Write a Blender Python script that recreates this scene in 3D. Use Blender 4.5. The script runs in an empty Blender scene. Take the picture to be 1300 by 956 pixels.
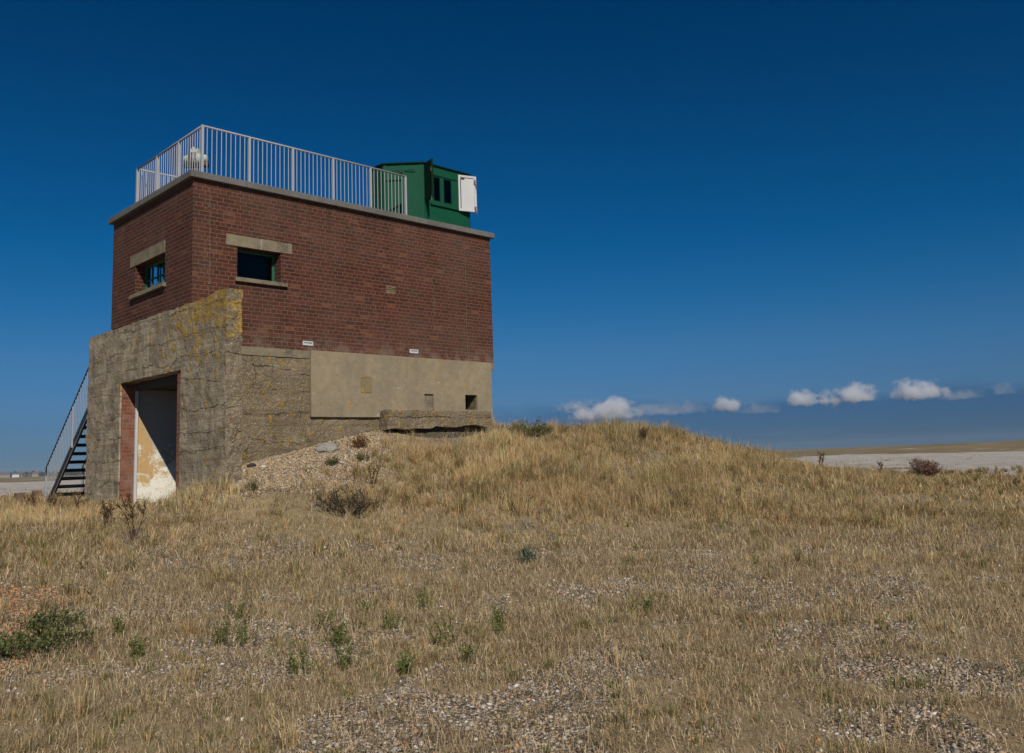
import bpy, bmesh, math, random
import numpy as np
from mathutils import Vector, Matrix, noise as mnoise

scene = bpy.context.scene
COL = scene.collection
RNG = np.random.default_rng(7)
random.seed(7)

# ------------------------------------------------------------------ camera frame
CAM = np.array([-6.4443, -14.5389, 1.3466])
CF = np.array([0.69269494, 0.70877716, 0.13344907])
CR = np.array([0.71800851, -0.69516352, -0.03480604])
CU = np.array([-0.0680992, -0.11992753, 0.99044429])
FPX = 1104.295

# ------------------------------------------------------------------ terrain
def polar(head, d):
    a = math.radians(head)
    return CAM[0] + d*math.cos(a), CAM[1] + d*math.sin(a)

def _controls():
    P = []
    def a(x, y, z): P.append((x, y, z))
    a(CAM[0], CAM[1], -.02)
    for h in (-20, 10, 40, 70, 100, 140, 200, 260, 310):
        x, y = polar(h, 5.0); a(x, y, 0.0)
    for h, z in ((95, .3), (75, .28), (65, .28), (56, .24), (48, .2), (40, .14), (30, .12), (20, .1), (5, .1)):
        x, y = polar(h, 11.5); a(x, y, z)
    # foot of the front wall and the ground left of it
    a(-.1, 5, .66); a(-.1, 2.5, .70); a(-.1, .4, .80); a(-.15, -1.3, 1.0)
    a(.9, 10.4, .70); a(-3, 9, .5); a(-3, 3, .52); a(-2.6, -.8, .60); a(2, 7, .75); a(6, 7.5, 1.0)
    a(-1.5, 14, .5); a(3, 13, .5)
    # shingle bank against the side wall
    a(.3, -1.45, 1.17); a(1.0, 0, 1.40); a(2.36, 0, 1.74); a(3.33, 0, 1.97); a(4.2, -.1, 2.03)
    a(4.3, -.5, 1.74); a(5.6, -.5, 1.73); a(7.0, -.3, 1.98); a(1.6, -1.3, 1.12); a(3.2, -1.4, 1.42)
    # toe of the mound
    a(.5, -3.2, .55); a(1.8, -4.2, .36); a(2.9, -5.2, .25); a(4.1, -6.4, .2); a(5.2, -7.8, .16)
    a(5.4, -2.5, 1.2); a(7.0, -2.0, 1.45)
    # crest, then the tail running to the right
    a(8.9, -.2, 1.92); a(9.6, -1.2, 1.98); a(10.3, -2.0, 1.86); a(11.1, -3.0, 1.53); a(11.8, -4.2, 1.10); a(12.4, -5.6, .68); a(13.0, -7.2, .36); a(13.2, -9.0, .30)
    a(12, 2, 1.5); a(9, 4, 1.8); a(16, 2, .9); a(20, 6, .4); a(12, 8, 1.0); a(7, 5.2, 1.5); a(15, -5, .5); a(16, -9, .3)
    for k in range(16):
        an = k*math.pi/8
        a(36*math.cos(an)+2, 36*math.sin(an)-4, .2)
    return np.array(P)

_CP = _controls()
def _tps_fit(P, lam=.02):
    n = len(P)
    d = np.hypot(P[:, None, 0]-P[None, :, 0], P[:, None, 1]-P[None, :, 1])
    K = np.where(d > 0, d*d*np.log(d+1e-12), 0) + lam*np.eye(n)
    Q = np.c_[np.ones(n), P[:, :2]]
    A = np.zeros((n+3, n+3)); A[:n, :n] = K; A[:n, n:] = Q; A[n:, :n] = Q.T
    return np.linalg.solve(A, np.r_[P[:, 2], 0, 0, 0])
_TW = _tps_fit(_CP)

def _vnoise(x, y, seed):
    """cheap smooth value noise, vectorised"""
    xi = np.floor(x).astype(np.int64); yi = np.floor(y).astype(np.int64)
    fx = x-xi; fy = y-yi
    fx = fx*fx*(3-2*fx); fy = fy*fy*(3-2*fy)
    def hsh(a, b):
        h = (a*374761393 + b*668265263 + seed*974711) & 0xffffffff
        h = ((h ^ (h >> 13))*1274126177) & 0xffffffff
        return ((h ^ (h >> 16)) & 0xffff)/65535.0
    return (hsh(xi, yi)*(1-fx)+hsh(xi+1, yi)*fx)*(1-fy) + (hsh(xi, yi+1)*(1-fx)+hsh(xi+1, yi+1)*fx)*fy
def fbm(x, y, seed, oct=4):
    x = np.asarray(x, float); y = np.asarray(y, float)
    s = 0; a = .5; t = 0
    for k in range(oct):
        s = s + a*_vnoise(x*2**k+17.3*k, y*2**k-9.1*k, seed+k); t += a; a *= .5
    return s/t

def sstep(a, b, x):
    t = np.clip((x-a)/(b-a), 0, 1); return t*t*(3-2*t)

def ground_raw(x, y):
    x = np.asarray(x, float); y = np.asarray(y, float)
    sh = x.shape; xf = x.ravel(); yf = y.ravel()
    out = np.empty_like(xf)
    for i in range(0, len(xf), 20000):
        xs = np.clip(xf[i:i+20000], -60, 60); ys = np.clip(yf[i:i+20000], -60, 60)
        d2 = (xs[:, None]-_CP[None, :, 0])**2 + (ys[:, None]-_CP[None, :, 1])**2
        K = .5*d2*np.log(d2+1e-12)
        out[i:i+20000] = K @ _TW[:-3] + _TW[-3] + _TW[-2]*xs + _TW[-1]*ys
    r = np.hypot(xf-2, yf+4)
    w = sstep(22, 36, r)
    far = .2 + .10*(fbm(xf/25, yf/25, 3)-.5)*sstep(30, 60, r)
    z = out*(1-w) + far*w
    # low heather ridge far out on the right
    az = np.degrees(np.arctan2(yf-CAM[1], xf-CAM[0])); dd = np.hypot(xf-CAM[0], yf-CAM[1])
    z = z + 1.35*sstep(120, 420, dd)*sstep(34, 14, az)*sstep(-60, -10, az)*(.8+.4*fbm(xf/90, yf/90, 21))
    near = sstep(40, 15, r)
    z = z + near*(.05*(fbm(xf*1.2, yf*1.2, 5)-.5) + .10*(fbm(xf*.4, yf*.4, 6)-.5))
    return z.reshape(sh)

def ground_h(x, y):
    return ground_raw(x, y)

def in_poly(x, y, poly):
    inside = np.zeros(x.shape, bool)
    n = len(poly)
    for i in range(n):
        x1, y1 = poly[i]; x2, y2 = poly[(i+1) % n]
        c = ((y1 > y) != (y2 > y)) & (x < (x2-x1)*(y-y1)/((y2-y1)+1e-12)+x1)
        inside ^= c
    return inside

def seg_dist(x, y, poly):
    d = np.full(x.shape, 1e9)
    n = len(poly)
    for i in range(n):
        ax, ay = poly[i]; bx, by = poly[(i+1) % n]
        t = np.clip(((x-ax)*(bx-ax)+(y-ay)*(by-ay))/((bx-ax)**2+(by-ay)**2+1e-9), 0, 1)
        d = np.minimum(d, np.hypot(x-ax-t*(bx-ax), y-ay-t*(by-ay)))
    return d

# ------------------------------------------------------------------ zones (world metres)
Z_BANK = [(.2, -1.0), (.6, .3), (4.0, .3), (4.1, -.45), (2.9, -1.35), (1.5, -1.9), (.3, -2.1), (-.2, -1.7)]
Z_ORANGE = [(-4.4, -3.4), (-3.3, -4.3), (-3.45, -5.3), (-4.0, -6.4), (-4.5, -7.7), (-5.4, -8.4), (-6.5, -6)]
Z_LONGS = [[(-3.0, -7.95), (-1.9, -8.9), (-1.55, -9.6), (-2.1, -10.3), (-3.0, -9.6), (-3.5, -8.6)],
           [(1.0, -9.0), (2.6, -10.3), (3.5, -11.5), (-1.5, -13.5), (-3.2, -11.6), (-2.4, -10.5), (-.6, -9.4)],
           [(4.6, -8.5), (6.2, -7.9), (6.9, -9.3), (5.4, -10.0)],
           [(-3.1, -4.3), (-2.2, -5.0), (-2.7, -6.2), (-3.5, -5.7)],
           [(.7, -5.1), (1.8, -5.9), (.3, -7.2), (-.3, -6.3)]]
Z_FAR_R = [(22, -8), (26.5, -5.2), (35, 2), (48, 12), (58, 22), (90, 40), (125, 50), (112, 26), (95, 8), (76, 4), (60, -14), (30, -20)]
Z_FAR_L = [(-8, 46), (12, 46), (26, 50), (60, 60), (120, 110), (90, 150), (44, 186), (0, 200), (-60, 150), (-40, 70)]

def poly_soft(x, y, poly, soft):
    ins = in_poly(x, y, poly); d = seg_dist(x, y, poly)
    return np.where(ins, .5+.5*np.clip(d/soft, 0, 1), .5-.5*np.clip(d/soft, 0, 1))

def gravel_w(x, y):
    """0 = turf, 1 = bare shingle"""
    x = np.asarray(x, float); y = np.asarray(y, float)
    n = fbm(x*1.1, y*1.1, 31); n2 = fbm(x*3.1, y*3.1, 41, 3)
    mix = .6*n + .4*n2
    dc = np.hypot(x-CAM[0], y-CAM[1])
    g = sstep(.41, .62, mix)*(.52+.26*sstep(12, 7, dc)*sstep(75, 55, np.degrees(np.arctan2(y-CAM[1], x-CAM[0]))))                               # scattered bald spots everywhere
    g = np.maximum(g, sstep(.42, .62, poly_soft(x, y, Z_BANK, .7) + .5*(n2-.5)))
    g = np.maximum(g, sstep(.45, .60, poly_soft(x, y, Z_ORANGE, .8) + .6*(n2-.5)))
    for k, p in enumerate(Z_LONGS):
        s = poly_soft(x, y, p, .9)
        g = np.maximum(g, sstep(.40, .66, .55*n2+.45*n)*sstep(.1, .8, s)*.66)
    fr = fbm(x/5, y/5, 51); fr2 = fbm(x/2.2, y/9, 53)
    g = np.maximum(g, sstep(.42, .56, poly_soft(x, y, Z_FAR_R, 4) + .7*(fr-.5) + .35*(fr2-.5))*(1-.55*sstep(.58, .72, fr2)))
    g = np.maximum(g, sstep(.45, .55, poly_soft(x, y, Z_FAR_L, 6) + .4*(fbm(x/8, y/8, 52)-.5)))
    return np.clip(g, 0, 1)

# ------------------------------------------------------------------ helpers: objects
def tag(o, label, cat, group=None, kind=None):
    if label: o['label'] = label
    if cat: o['category'] = cat
    if group: o['group'] = group
    if kind: o['kind'] = kind
    return o

def empty(name, loc=(0, 0, 0)):
    o = bpy.data.objects.new(name, None); COL.objects.link(o); o.location = loc
    o.empty_display_size = .2
    return o

def box_uv(me):
    uv = me.uv_layers.new(name='UVMap')
    n = len(me.loops)
    if n == 0: return
    co = np.empty(len(me.vertices)*3); me.vertices.foreach_get('co', co); co = co.reshape(-1, 3)
    li = np.empty(n, np.int32); me.loops.foreach_get('vertex_index', li)
    nf = len(me.polygons)
    no = np.empty(nf*3); me.polygons.foreach_get('normal', no); no = np.abs(no.reshape(-1, 3))
    tot = np.empty(nf, np.int32); me.polygons.foreach_get('loop_total', tot)
    ax = np.repeat(np.argmax(no, 1), tot)
    c = co[li]
    u = np.where(ax == 0, c[:, 1]+.11, c[:, 0]); v = np.where(ax == 2, c[:, 1], c[:, 2])
    uv.data.foreach_set('uv', np.c_[u, v].astype(np.float32).ravel())

def obj(name, bm, mat, parent=None, smooth=False, bevel=0):
    if bevel:
        bmesh.ops.bevel(bm, geom=list(bm.edges), offset=bevel, segments=2, affect='EDGES', profile=.5, clamp_overlap=True)
    me = bpy.data.meshes.new(name); bm.to_mesh(me); bm.free()
    box_uv(me)
    if mat: me.materials.append(mat)
    if smooth:
        me.polygons.foreach_set('use_smooth', [True]*len(me.polygons))
    o = bpy.data.objects.new(name, me); COL.objects.link(o)
    if parent:
        o.parent = parent
        # meshes are modelled in world space; keep them there under an Empty at the thing's base
        base = Vector((0, 0, 0)); q = parent
        while q: base += q.location; q = q.parent
        me.transform(Matrix.Translation(-base))
    return o

def NB(): return bmesh.new()

def add_box(bm, x0, x1, y0, y1, z0, z1, M=None):
    vs = [bm.verts.new(Vector(p)) for p in ((x0,y0,z0),(x1,y0,z0),(x1,y1,z0),(x0,y1,z0),(x0,y0,z1),(x1,y0,z1),(x1,y1,z1),(x0,y1,z1))]
    if M: 
        for v in vs: v.co = M @ v.co
    for f in ((0,3,2,1),(4,5,6,7),(0,1,5,4),(1,2,6,5),(2,3,7,6),(3,0,4,7)):
        bm.faces.new([vs[i] for i in f])
    return bm

def bxo(name, x0, x1, y0, y1, z0, z1, mat, parent=None, bevel=0):
    return obj(name, add_box(NB(), x0, x1, y0, y1, z0, z1), mat, parent, bevel=bevel)

def add_tube(bm, pts, r, n=8, cap=True):
    """swept tube through pts; r may be a list"""
    pts = [Vector(p) for p in pts]
    rs = r if isinstance(r, (list, tuple)) else [r]*len(pts)
    rings = []
    ref = None
    for i, p in enumerate(pts):
        t = (pts[min(i+1, len(pts)-1)]-pts[max(i-1, 0)]).normalized()
        if ref is None:
            ref = Vector((0, 0, 1)) if abs(t.z) < .9 else Vector((1, 0, 0))
        a = t.cross(ref).normalized(); b = t.cross(a).normalized(); ref = a.cross(t)
        rings.append([bm.verts.new(p+(a*math.cos(k*2*math.pi/n)+b*math.sin(k*2*math.pi/n))*rs[i]) for k in range(n)])
    for i in range(len(rings)-1):
        for k in range(n):
            bm.faces.new((rings[i][k], rings[i][(k+1) % n], rings[i+1][(k+1) % n], rings[i+1][k]))
    if cap:
        bm.faces.new(rings[0][::-1]); bm.faces.new(rings[-1])
    return bm

def jit(p, amp, sc, seed=0):
    v = Vector((p[0]*sc+seed, p[1]*sc-seed, p[2]*sc+2.3*seed))
    w = mnoise.noise_vector(v)
    w2 = mnoise.noise_vector(v*3.1)
    return Vector(p) + amp*w + .45*amp*w2

def cells(xs, ys, zs, solid, amp=0, sc=2.0, seed=0):
    """union of grid cells as one closed surface; solid(cx, cy, cz) says which cells are filled"""
    bm = NB(); V = {}
    nx, ny, nz = len(xs)-1, len(ys)-1, len(zs)-1
    S = np.zeros((nx+2, ny+2, nz+2), bool)
    for i in range(nx):
        for j in range(ny):
            for k in range(nz):
                S[i+1, j+1, k+1] = solid((xs[i]+xs[i+1])/2, (ys[j]+ys[j+1])/2, (zs[k]+zs[k+1])/2)
    def v(i, j, k):
        key = (i, j, k)
        if key not in V:
            p = (xs[i], ys[j], zs[k])
            V[key] = bm.verts.new(jit(p, amp, sc, seed) if amp else p)
        return V[key]
    for i in range(nx):
        for j in range(ny):
            for k in range(nz):
                if not S[i+1, j+1, k+1]: continue
                if not S[i, j+1, k+1]: bm.faces.new((v(i,j,k), v(i,j,k+1), v(i,j+1,k+1), v(i,j+1,k)))
                if not S[i+2, j+1, k+1]: bm.faces.new((v(i+1,j,k), v(i+1,j+1,k), v(i+1,j+1,k+1), v(i+1,j,k+1)))
                if not S[i+1, j, k+1]: bm.faces.new((v(i,j,k), v(i+1,j,k), v(i+1,j,k+1), v(i,j,k+1)))
                if not S[i+1, j+2, k+1]: bm.faces.new((v(i,j+1,k), v(i,j+1,k+1), v(i+1,j+1,k+1), v(i+1,j+1,k)))
                if not S[i+1, j+1, k]: bm.faces.new((v(i,j,k), v(i,j+1,k), v(i+1,j+1,k), v(i+1,j,k)))
                if not S[i+1, j+1, k+2]: bm.faces.new((v(i,j,k+1), v(i+1,j,k+1), v(i+1,j+1,k+1), v(i,j+1,k+1)))
    return bm

def lines(cuts, step):
    cuts = sorted(set(cuts)); out = [cuts[0]]
    for a, b in zip(cuts, cuts[1:]):
        n = max(1, int(math.ceil((b-a)/step)))
        out += [a+(b-a)*(i+1)/n for i in range(n)]
    return out

# ------------------------------------------------------------------ helpers: materials
class NT:
    def __init__(s, name):
        s.m = bpy.data.materials.new(name); s.m.use_nodes = True
        s.t = s.m.node_tree; s.t.nodes.clear()
        s.out = s.t.nodes.new('ShaderNodeOutputMaterial')
        s.b = s.t.nodes.new('ShaderNodeBsdfPrincipled')
        s.t.links.new(s.b.outputs[0], s.out.inputs[0])
        s._pos = None
    def n(s, typ, **kw):
        nd = s.t.nodes.new('ShaderNode'+typ)
        for k, v in kw.items(): setattr(nd, k, v)
        return nd
    def set(s, sock, val):
        if hasattr(val, 'node'): s.t.links.new(val, sock)
        elif val is not None:
            if isinstance(val, (tuple, list)) and len(val) == 3 and sock.type == 'RGBA': val = (*val, 1)
            sock.default_value = val
    def pos(s):
        if s._pos is None: s._pos = s.n('NewGeometry').outputs['Position']
        return s._pos
    def obj(s): return s.n('TexCoord').outputs['Object']
    def uv(s): return s.n('TexCoord').outputs['UV']
    def mapv(s, v, scale=(1, 1, 1), loc=(0, 0, 0)):
        m = s.n('Mapping'); s.set(m.inputs['Vector'], v); m.inputs['Scale'].default_value = scale; m.inputs['Location'].default_value = loc
        return m.outputs[0]
    def noise(s, v, scale, detail=4, rough=.55, dist=0, col=False):
        m = s.n('TexNoise'); s.set(m.inputs['Vector'], v); m.inputs['Scale'].default_value = scale
        m.inputs['Detail'].default_value = detail; m.inputs['Roughness'].default_value = rough; m.inputs['Distortion'].default_value = dist
        return m.outputs[1 if col else 0]
    def voro(s, v, scale, feature='F1', out='Distance', rnd=1):
        m = s.n('TexVoronoi', feature=feature); s.set(m.inputs['Vector'], v); m.inputs['Scale'].default_value = scale
        m.inputs['Randomness'].default_value = rnd
        return m.outputs[out]
    def math(s, op, a, b=None, c=None, clamp=False):
        m = s.n('Math', operation=op); m.use_clamp = clamp
        s.set(m.inputs[0], a)
        if b is not None: s.set(m.inputs[1], b)
        if c is not None: s.set(m.inputs[2], c)
        return m.outputs[0]
    def ss(s, x, a, b, lo=0., hi=1.):
        m = s.n('MapRange', interpolation_type='SMOOTHSTEP'); s.set(m.inputs['Value'], x)
        m.inputs['From Min'].default_value = a; m.inputs['From Max'].default_value = b
        m.inputs['To Min'].default_value = lo; m.inputs['To Max'].default_value = hi
        return m.outputs[0]
    def mix(s, f, a, b, mode='MIX'):
        m = s.n('Mix', data_type='RGBA', blend_type=mode); s.set(m.inputs[0], f); s.set(m.inputs[6], a); s.set(m.inputs[7], b)
        return m.outputs[2]
    def xyz(s, v):
        m = s.n('SeparateXYZ'); s.set(m.inputs[0], v); return m.outputs
    def comb(s, x, y, z):
        m = s.n('CombineXYZ'); s.set(m.inputs[0], x); s.set(m.inputs[1], y); s.set(m.inputs[2], z); return m.outputs[0]
    def vadd(s, a, b, op='ADD'):
        m = s.n('VectorMath', operation=op); s.set(m.inputs[0], a); s.set(m.inputs[1], b); return m.outputs[0]
    def vscale(s, a, k):
        m = s.n('VectorMath', operation='SCALE'); s.set(m.inputs[0], a); s.set(m.inputs[3], k); return m.outputs[0]
    def bump(s, h, dist=.01, strength=1, normal=None):
        m = s.n('Bump'); s.set(m.inputs['Height'], h); m.inputs['Distance'].default_value = dist; m.inputs['Strength'].default_value = strength
        if normal is not None: s.set(m.inputs['Normal'], normal)
        return m.outputs[0]
    def ramp(s, f, stops):
        m = s.n('ValToRGB'); s.set(m.inputs[0], f); e = m.color_ramp.elements
        e[0].position = stops[0][0]; e[0].color = (*stops[0][1], 1)
        e[1].position = stops[-1][0]; e[1].color = (*stops[-1][1], 1)
        for p, c in stops[1:-1]:
            q = e.new(p); q.color = (*c, 1)
        return m.outputs[0]
    def done(s, color, rough=.85, normal=None, metal=0, spec=.3):
        s.set(s.b.inputs['Base Color'], color); s.set(s.b.inputs['Roughness'], rough); s.set(s.b.inputs['Metallic'], metal)
        s.b.inputs['Specular IOR Level'].default_value = spec
        if normal is not None: s.set(s.b.inputs['Normal'], normal)
        return s.m

def m_brick(name, b1, b2, mortar, soot=.0):
    t = NT(name); uv = t.uv(); P = t.pos()
    w = t.vscale(t.noise(P, 14, 2, col=True), .004)
    uvw = t.vadd(uv, w)
    br = t.n('TexBrick', offset=.5, offset_frequency=2, squash=.5, squash_frequency=4)
    t.set(br.inputs['Vector'], uvw); t.set(br.inputs['Color1'], b1); t.set(br.inputs['Color2'], b2); t.set(br.inputs['Mortar'], mortar)
    br.inputs['Scale'].default_value = 1; br.inputs['Mortar Size'].default_value = .006; br.inputs['Mortar Smooth'].default_value = .25
    br.inputs['Bias'].default_value = -.1; br.inputs['Brick Width'].default_value = .225; br.inputs['Row Height'].default_value = .075
    c = br.outputs['Color']; fac = br.outputs['Fac']
    # a few odd bricks: burnt dark and orange ones
    cell = t.n('TexWhiteNoise', noise_dimensions='2D')
    q = t.xyz(uvw)
    row = t.math('FLOOR', t.math('DIVIDE', q[1], .075)); 
    colm = t.math('FLOOR', t.math('DIVIDE', t.math('ADD', q[0], t.math('MULTIPLY', t.math('FLOORED_MODULO', row, 2.), .1125)), .225))
    t.set(cell.inputs['Vector'], t.comb(colm, row, 0.))
    r = cell.outputs['Value']; notm = t.math('SUBTRACT', 1., fac)
    c = t.mix(t.math('MULTIPLY', t.ss(r, .90, .95, 0, .55), notm), c, (.045, .026, .022))
    c = t.mix(t.math('MULTIPLY', t.ss(r, .035, .015, 0, .55), notm), c, (.19, .075, .036))
    big = t.noise(P, .9, 5, .6); fine = t.noise(P, 60, 3, .7)
    c = t.mix(t.ss(big, .36, .70, 0., .60), c, t.mix(.4, c, (.15, .105, .082)))
    c = t.mix(t.ss(fine, .35, .8, .0, .25), c, (.06, .03, .022))
    # limewash and salt bloom in patches, vertical drips
    drip = t.noise(t.mapv(P, (5, 5, .5)), 1, 4, .6)
    c = t.mix(t.ss(drip, .60, .78, 0, .34), c, (.22, .165, .13))
    zz = t.xyz(P)[2]
    run = t.math('MULTIPLY', t.ss(t.noise(t.mapv(P, (7, 7, .35)), 1, 4, .65), .50, .68), t.ss(zz, 5.4, 6.5, .15, .75))
    c = t.mix(run, c, t.mix(.7, c, (.035, .025, .02)))
    foot = t.math('MULTIPLY', t.ss(zz, 3.95, 3.54), t.ss(t.noise(P, 3.5, 5, .65), .42, .62))
    c = t.mix(t.math('MULTIPLY', foot, .42), c, (.25, .185, .145))
    h = t.math('ADD', t.math('MULTIPLY', fac, -1.), t.math('MULTIPLY', fine, .5))
    h = t.math('ADD', h, t.math('MULTIPLY', r, .35))
    return t.done(c, .9, t.bump(h, .008, .9), spec=.2)

def m_concrete(name, base, dark, agg=.4, lichen=0., lift=.0, smoothf=False, lichen_box=None, seed=0.):
    """weathered concrete: blotches, exposed pebbles, pour lines, cracks, orange lichen"""
    t = NT(name); P = t.vadd(t.pos(), (seed, seed*1.7, seed*.3))
    n1 = t.noise(P, 1.3, 6, .62); n2 = t.noise(P, 7, 5, .6); n3 = t.noise(P, 45, 3, .7)
    c = t.mix(t.ss(n1, .3, .7), base, dark)
    c = t.mix(t.ss(n2, .35, .75, 0, .55), c, tuple(v*.62 for v in base))
    c = t.mix(t.ss(n3, .45, .8, 0, .4), c, tuple(min(1, v*1.5) for v in base))
    streak = t.noise(t.mapv(P, (4.5, 4.5, .45)), 1, 5, .6)
    c = t.mix(t.ss(streak, .52, .72, 0, .25), c, tuple(v*.6 for v in dark))
    h = t.math('ADD', t.math('MULTIPLY', n2, .8), t.math('MULTIPLY', n3, .35))
    if agg > 0:
        Pw = t.vadd(P, t.vscale(t.noise(P, 9, 2, col=True), .05))
        for sc, k in ((26, 1.), (48, .7)):
            d = t.voro(Pw, sc); colr = t.voro(Pw, sc, out='Color')
            zone = t.ss(t.noise(P, 2.4, 4, .6), .50-.28*agg, .74-.28*agg)
            peb = t.math('MULTIPLY', t.ss(d, .42, .30), zone)
            rr = t.xyz(colr)
            pc = t.ramp(rr[0], [(0., (.10, .075, .05)), (.35, (.22, .17, .11)), (.7, (.30, .24, .17)), (.92, (.45, .42, .38)), (1., (.6, .58, .55))])
            peb2 = t.math('MULTIPLY', peb, t.ss(rr[1], .35, .5))
            c = t.mix(t.math('MULTIPLY', peb2, .85), c, pc)
            c = t.mix(t.math('MULTIPLY', t.math('MULTIPLY', t.ss(d, .40, .62), zone), .5*k), c, tuple(v*.35 for v in dark))
            h = t.math('ADD', h, t.math('MULTIPLY', peb2, 1.3*k))
    if lift > 0:
        # shuttering boards: faint level bands
        bd = t.noise(t.mapv(P, (.5, .5, 8)), 1, 4, .6)
        c = t.mix(t.ss(bd, .50, .66, 0, .55), c, tuple(v*.55 for v in dark)); h = t.math('ADD', h, t.math('MULTIPLY', bd, 1.2))
        z = t.xyz(P)[2]
        wv = t.math('ADD', z, t.math('ADD', t.math('MULTIPLY', t.math('SUBTRACT', t.noise(P, 1.5, 7, .72), .5), .34), t.math('MULTIPLY', t.noise(t.mapv(P, (.25, .25, .9)), 1, 2), .9)))
        ph = t.math('ABSOLUTE', t.math('SUBTRACT', t.math('FRACT', t.math('DIVIDE', wv, .44)), .5))
        ln = t.math('MULTIPLY', t.ss(ph, .038, .003), t.ss(t.noise(P, 1.9, 6, .75), .43, .60))
        c = t.mix(t.math('MULTIPLY', ln, .55*lift), c, (.055, .045, .032))
        h = t.math('SUBTRACT', h, t.math('MULTIPLY', ln, 3.0))
        # ragged ledges that follow the pour lines
        ph2 = t.ss(t.math('FRACT', t.math('ADD', t.math('DIVIDE', wv, .44), .5)), 0., 1.)
        h = t.math('ADD', h, t.math('MULTIPLY', ph2, .9))
        ck = t.voro(t.vadd(P, t.vscale(t.noise(P, 2.5, 4, .7, col=True), .6)), .9, 'DISTANCE_TO_EDGE')
        cl = t.math('MULTIPLY', t.ss(ck, .013, .001), t.ss(t.noise(P, 1.6, 6, .72), .50, .66))
        c = t.mix(t.math('MULTIPLY', cl, .6), c, (.05, .042, .03)); h = t.math('SUBTRACT', h, t.math('MULTIPLY', cl, 2.))
    lime = t.math('MULTIPLY', t.ss(t.noise(t.mapv(P, (9, 9, .8)), 1, 3, .5), .66, .74), t.ss(t.noise(P, .8, 2), .5, .6))
    c = t.mix(t.math('MULTIPLY', lime, .45), c, (.42, .40, .36))
    grey = t.ss(t.noise(t.mapv(P, (1.6, 1.6, .55)), 1, 5, .62), .54, .64)
    c = t.mix(t.math('MULTIPLY', grey, .22), c, (.15, .138, .12))
    if lichen > 0:
        P0 = t.pos(); q = t.xyz(P0)
        ln = t.noise(P0, 5.5, 5, .62); ls = t.noise(P0, 1.5, 3)
        g = 0.
        if lichen_box:
            (y0, y1, z0, z1) = lichen_box      # strongest at y0 / z1
            g = t.math('MULTIPLY', t.ss(q[1], y1, y0), t.ss(q[2], z0, z1))
        v = t.math('ADD', t.math('ADD', ln, t.math('MULTIPLY', ls, .25)), t.math('MULTIPLY', g, .22) if lichen_box else 0.)
        k = t.math('MULTIPLY', t.ss(v, .79-.08*lichen, .85-.08*lichen), t.ss(t.noise(P0, 24, 4, .7), .30, .40))
        lc = t.mix(t.noise(P0, 30, 3), (.36, .19, .018), (.38, .27, .075))
        c = t.mix(t.math('MULTIPLY', k, .8), c, lc)
        h = t.math('ADD', h, t.math('MULTIPLY', k, .6))
        w = t.ss(t.voro(P0, 7.5), .14, .10)
        w = t.math('MULTIPLY', w, t.ss(t.xyz(t.voro(P0, 7.5, out='Color'))[0], .86, .9))
        c = t.mix(t.math('MULTIPLY', w, .7), c, (.55, .55, .52))
    return t.done(c, .93, t.bump(h, .022 if agg > 0 else .008, .85), spec=.15)

def m_paint(name, col, rough=.45, wear=.2, rust=(.16, .07, .03), spec=.4, var=.15, metal=0):
    t = NT(name); P = t.obj()
    n = t.noise(P, 3, 5, .6); f = t.noise(P, 38, 4, .7)
    c = t.mix(t.ss(n, .3, .75, 0, var), col, tuple(v*.45 for v in col))
    c = t.mix(t.ss(f, .45, .8, 0, var), c, tuple(min(1, v*1.5+.02) for v in col))
    if wear > 0:
        k = t.math('MULTIPLY', t.ss(t.noise(P, 11, 5, .72), .66-.06*wear, .70), t.ss(n, .42, .62))
        c = t.mix(t.math('MULTIPLY', k, min(1, wear*2)), c, rust)
    return t.done(c, t.ss(f, .2, .8, rough-.05, min(1, rough+.18)), t.bump(t.math('ADD', f, n), .002, .5), spec=spec, metal=metal)

M = {}
M['brick'] = m_brick('brick', (.092, .027, .0165), (.043, .0165, .011), (.190, .113, .078))
M['jamb_brick'] = m_brick('jamb_brick', (.24, .075, .040), (.15, .05, .030), (.25, .17, .13))
M['slab'] = m_concrete('slab_concrete', (.44, .37, .265), (.33, .275, .195), agg=.36, lichen=.85, lift=1., lichen_box=(-1.4, 2.2, 2.6, 4.4))
M['pebbly'] = m_concrete('pebbly_concrete', (.40, .33, .22), (.26, .205, .135), agg=1.25, lichen=.42, lift=.3, seed=3.1, lichen_box=(-1.4, .8, 2.9, 4.5))
M['rough'] = m_concrete('rough_concrete', (.33, .265, .17), (.235, .185, .118), agg=.95, lichen=1.15, lift=.9, seed=7.7)
M['footing_shade'] = m_concrete('shade_dark_concrete', (.15, .125, .085), (.10, .085, .058), agg=.6, seed=6.6)  # shade of grass and weeds on the footing, put into a darker concrete colour
M['coping'] = m_concrete('coping_concrete', (.150, .145, .135), (.105, .102, .096), agg=0, seed=2.2)
M['trim'] = m_concrete('trim_concrete', (.235, .20, .137), (.175, .148, .10), agg=.12, seed=5.5)
M['panel'] = m_concrete('render_panel', (.285, .235, .155), (.215, .180, .125), agg=0, lichen=.35, seed=9.1)
M['patch'] = m_concrete('patch_mortar', (.22, .175, .10), (.165, .13, .08), agg=.1, lichen=1.6, seed=4.4)
M['green'] = m_paint('green_paint', (.004, .072, .037), .55, .22, rust=(.05, .045, .03), var=.3, spec=.15)
M['greendark'] = m_paint('shutter_green_paint', (.002, .020, .010), .7, .1, rust=(.03, .02, .015), var=.3, spec=.1)
M['white'] = m_paint('white_paint', (.50, .50, .51), .5, .15, var=.12)
M['rust'] = m_paint('rusty_iron', (.19, .10, .055), .85, .5, var=.4)
M['rail'] = m_paint('rail_paint', (.34, .34, .36), .4, .1, rust=(.3, .22, .17), var=.12)
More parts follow.
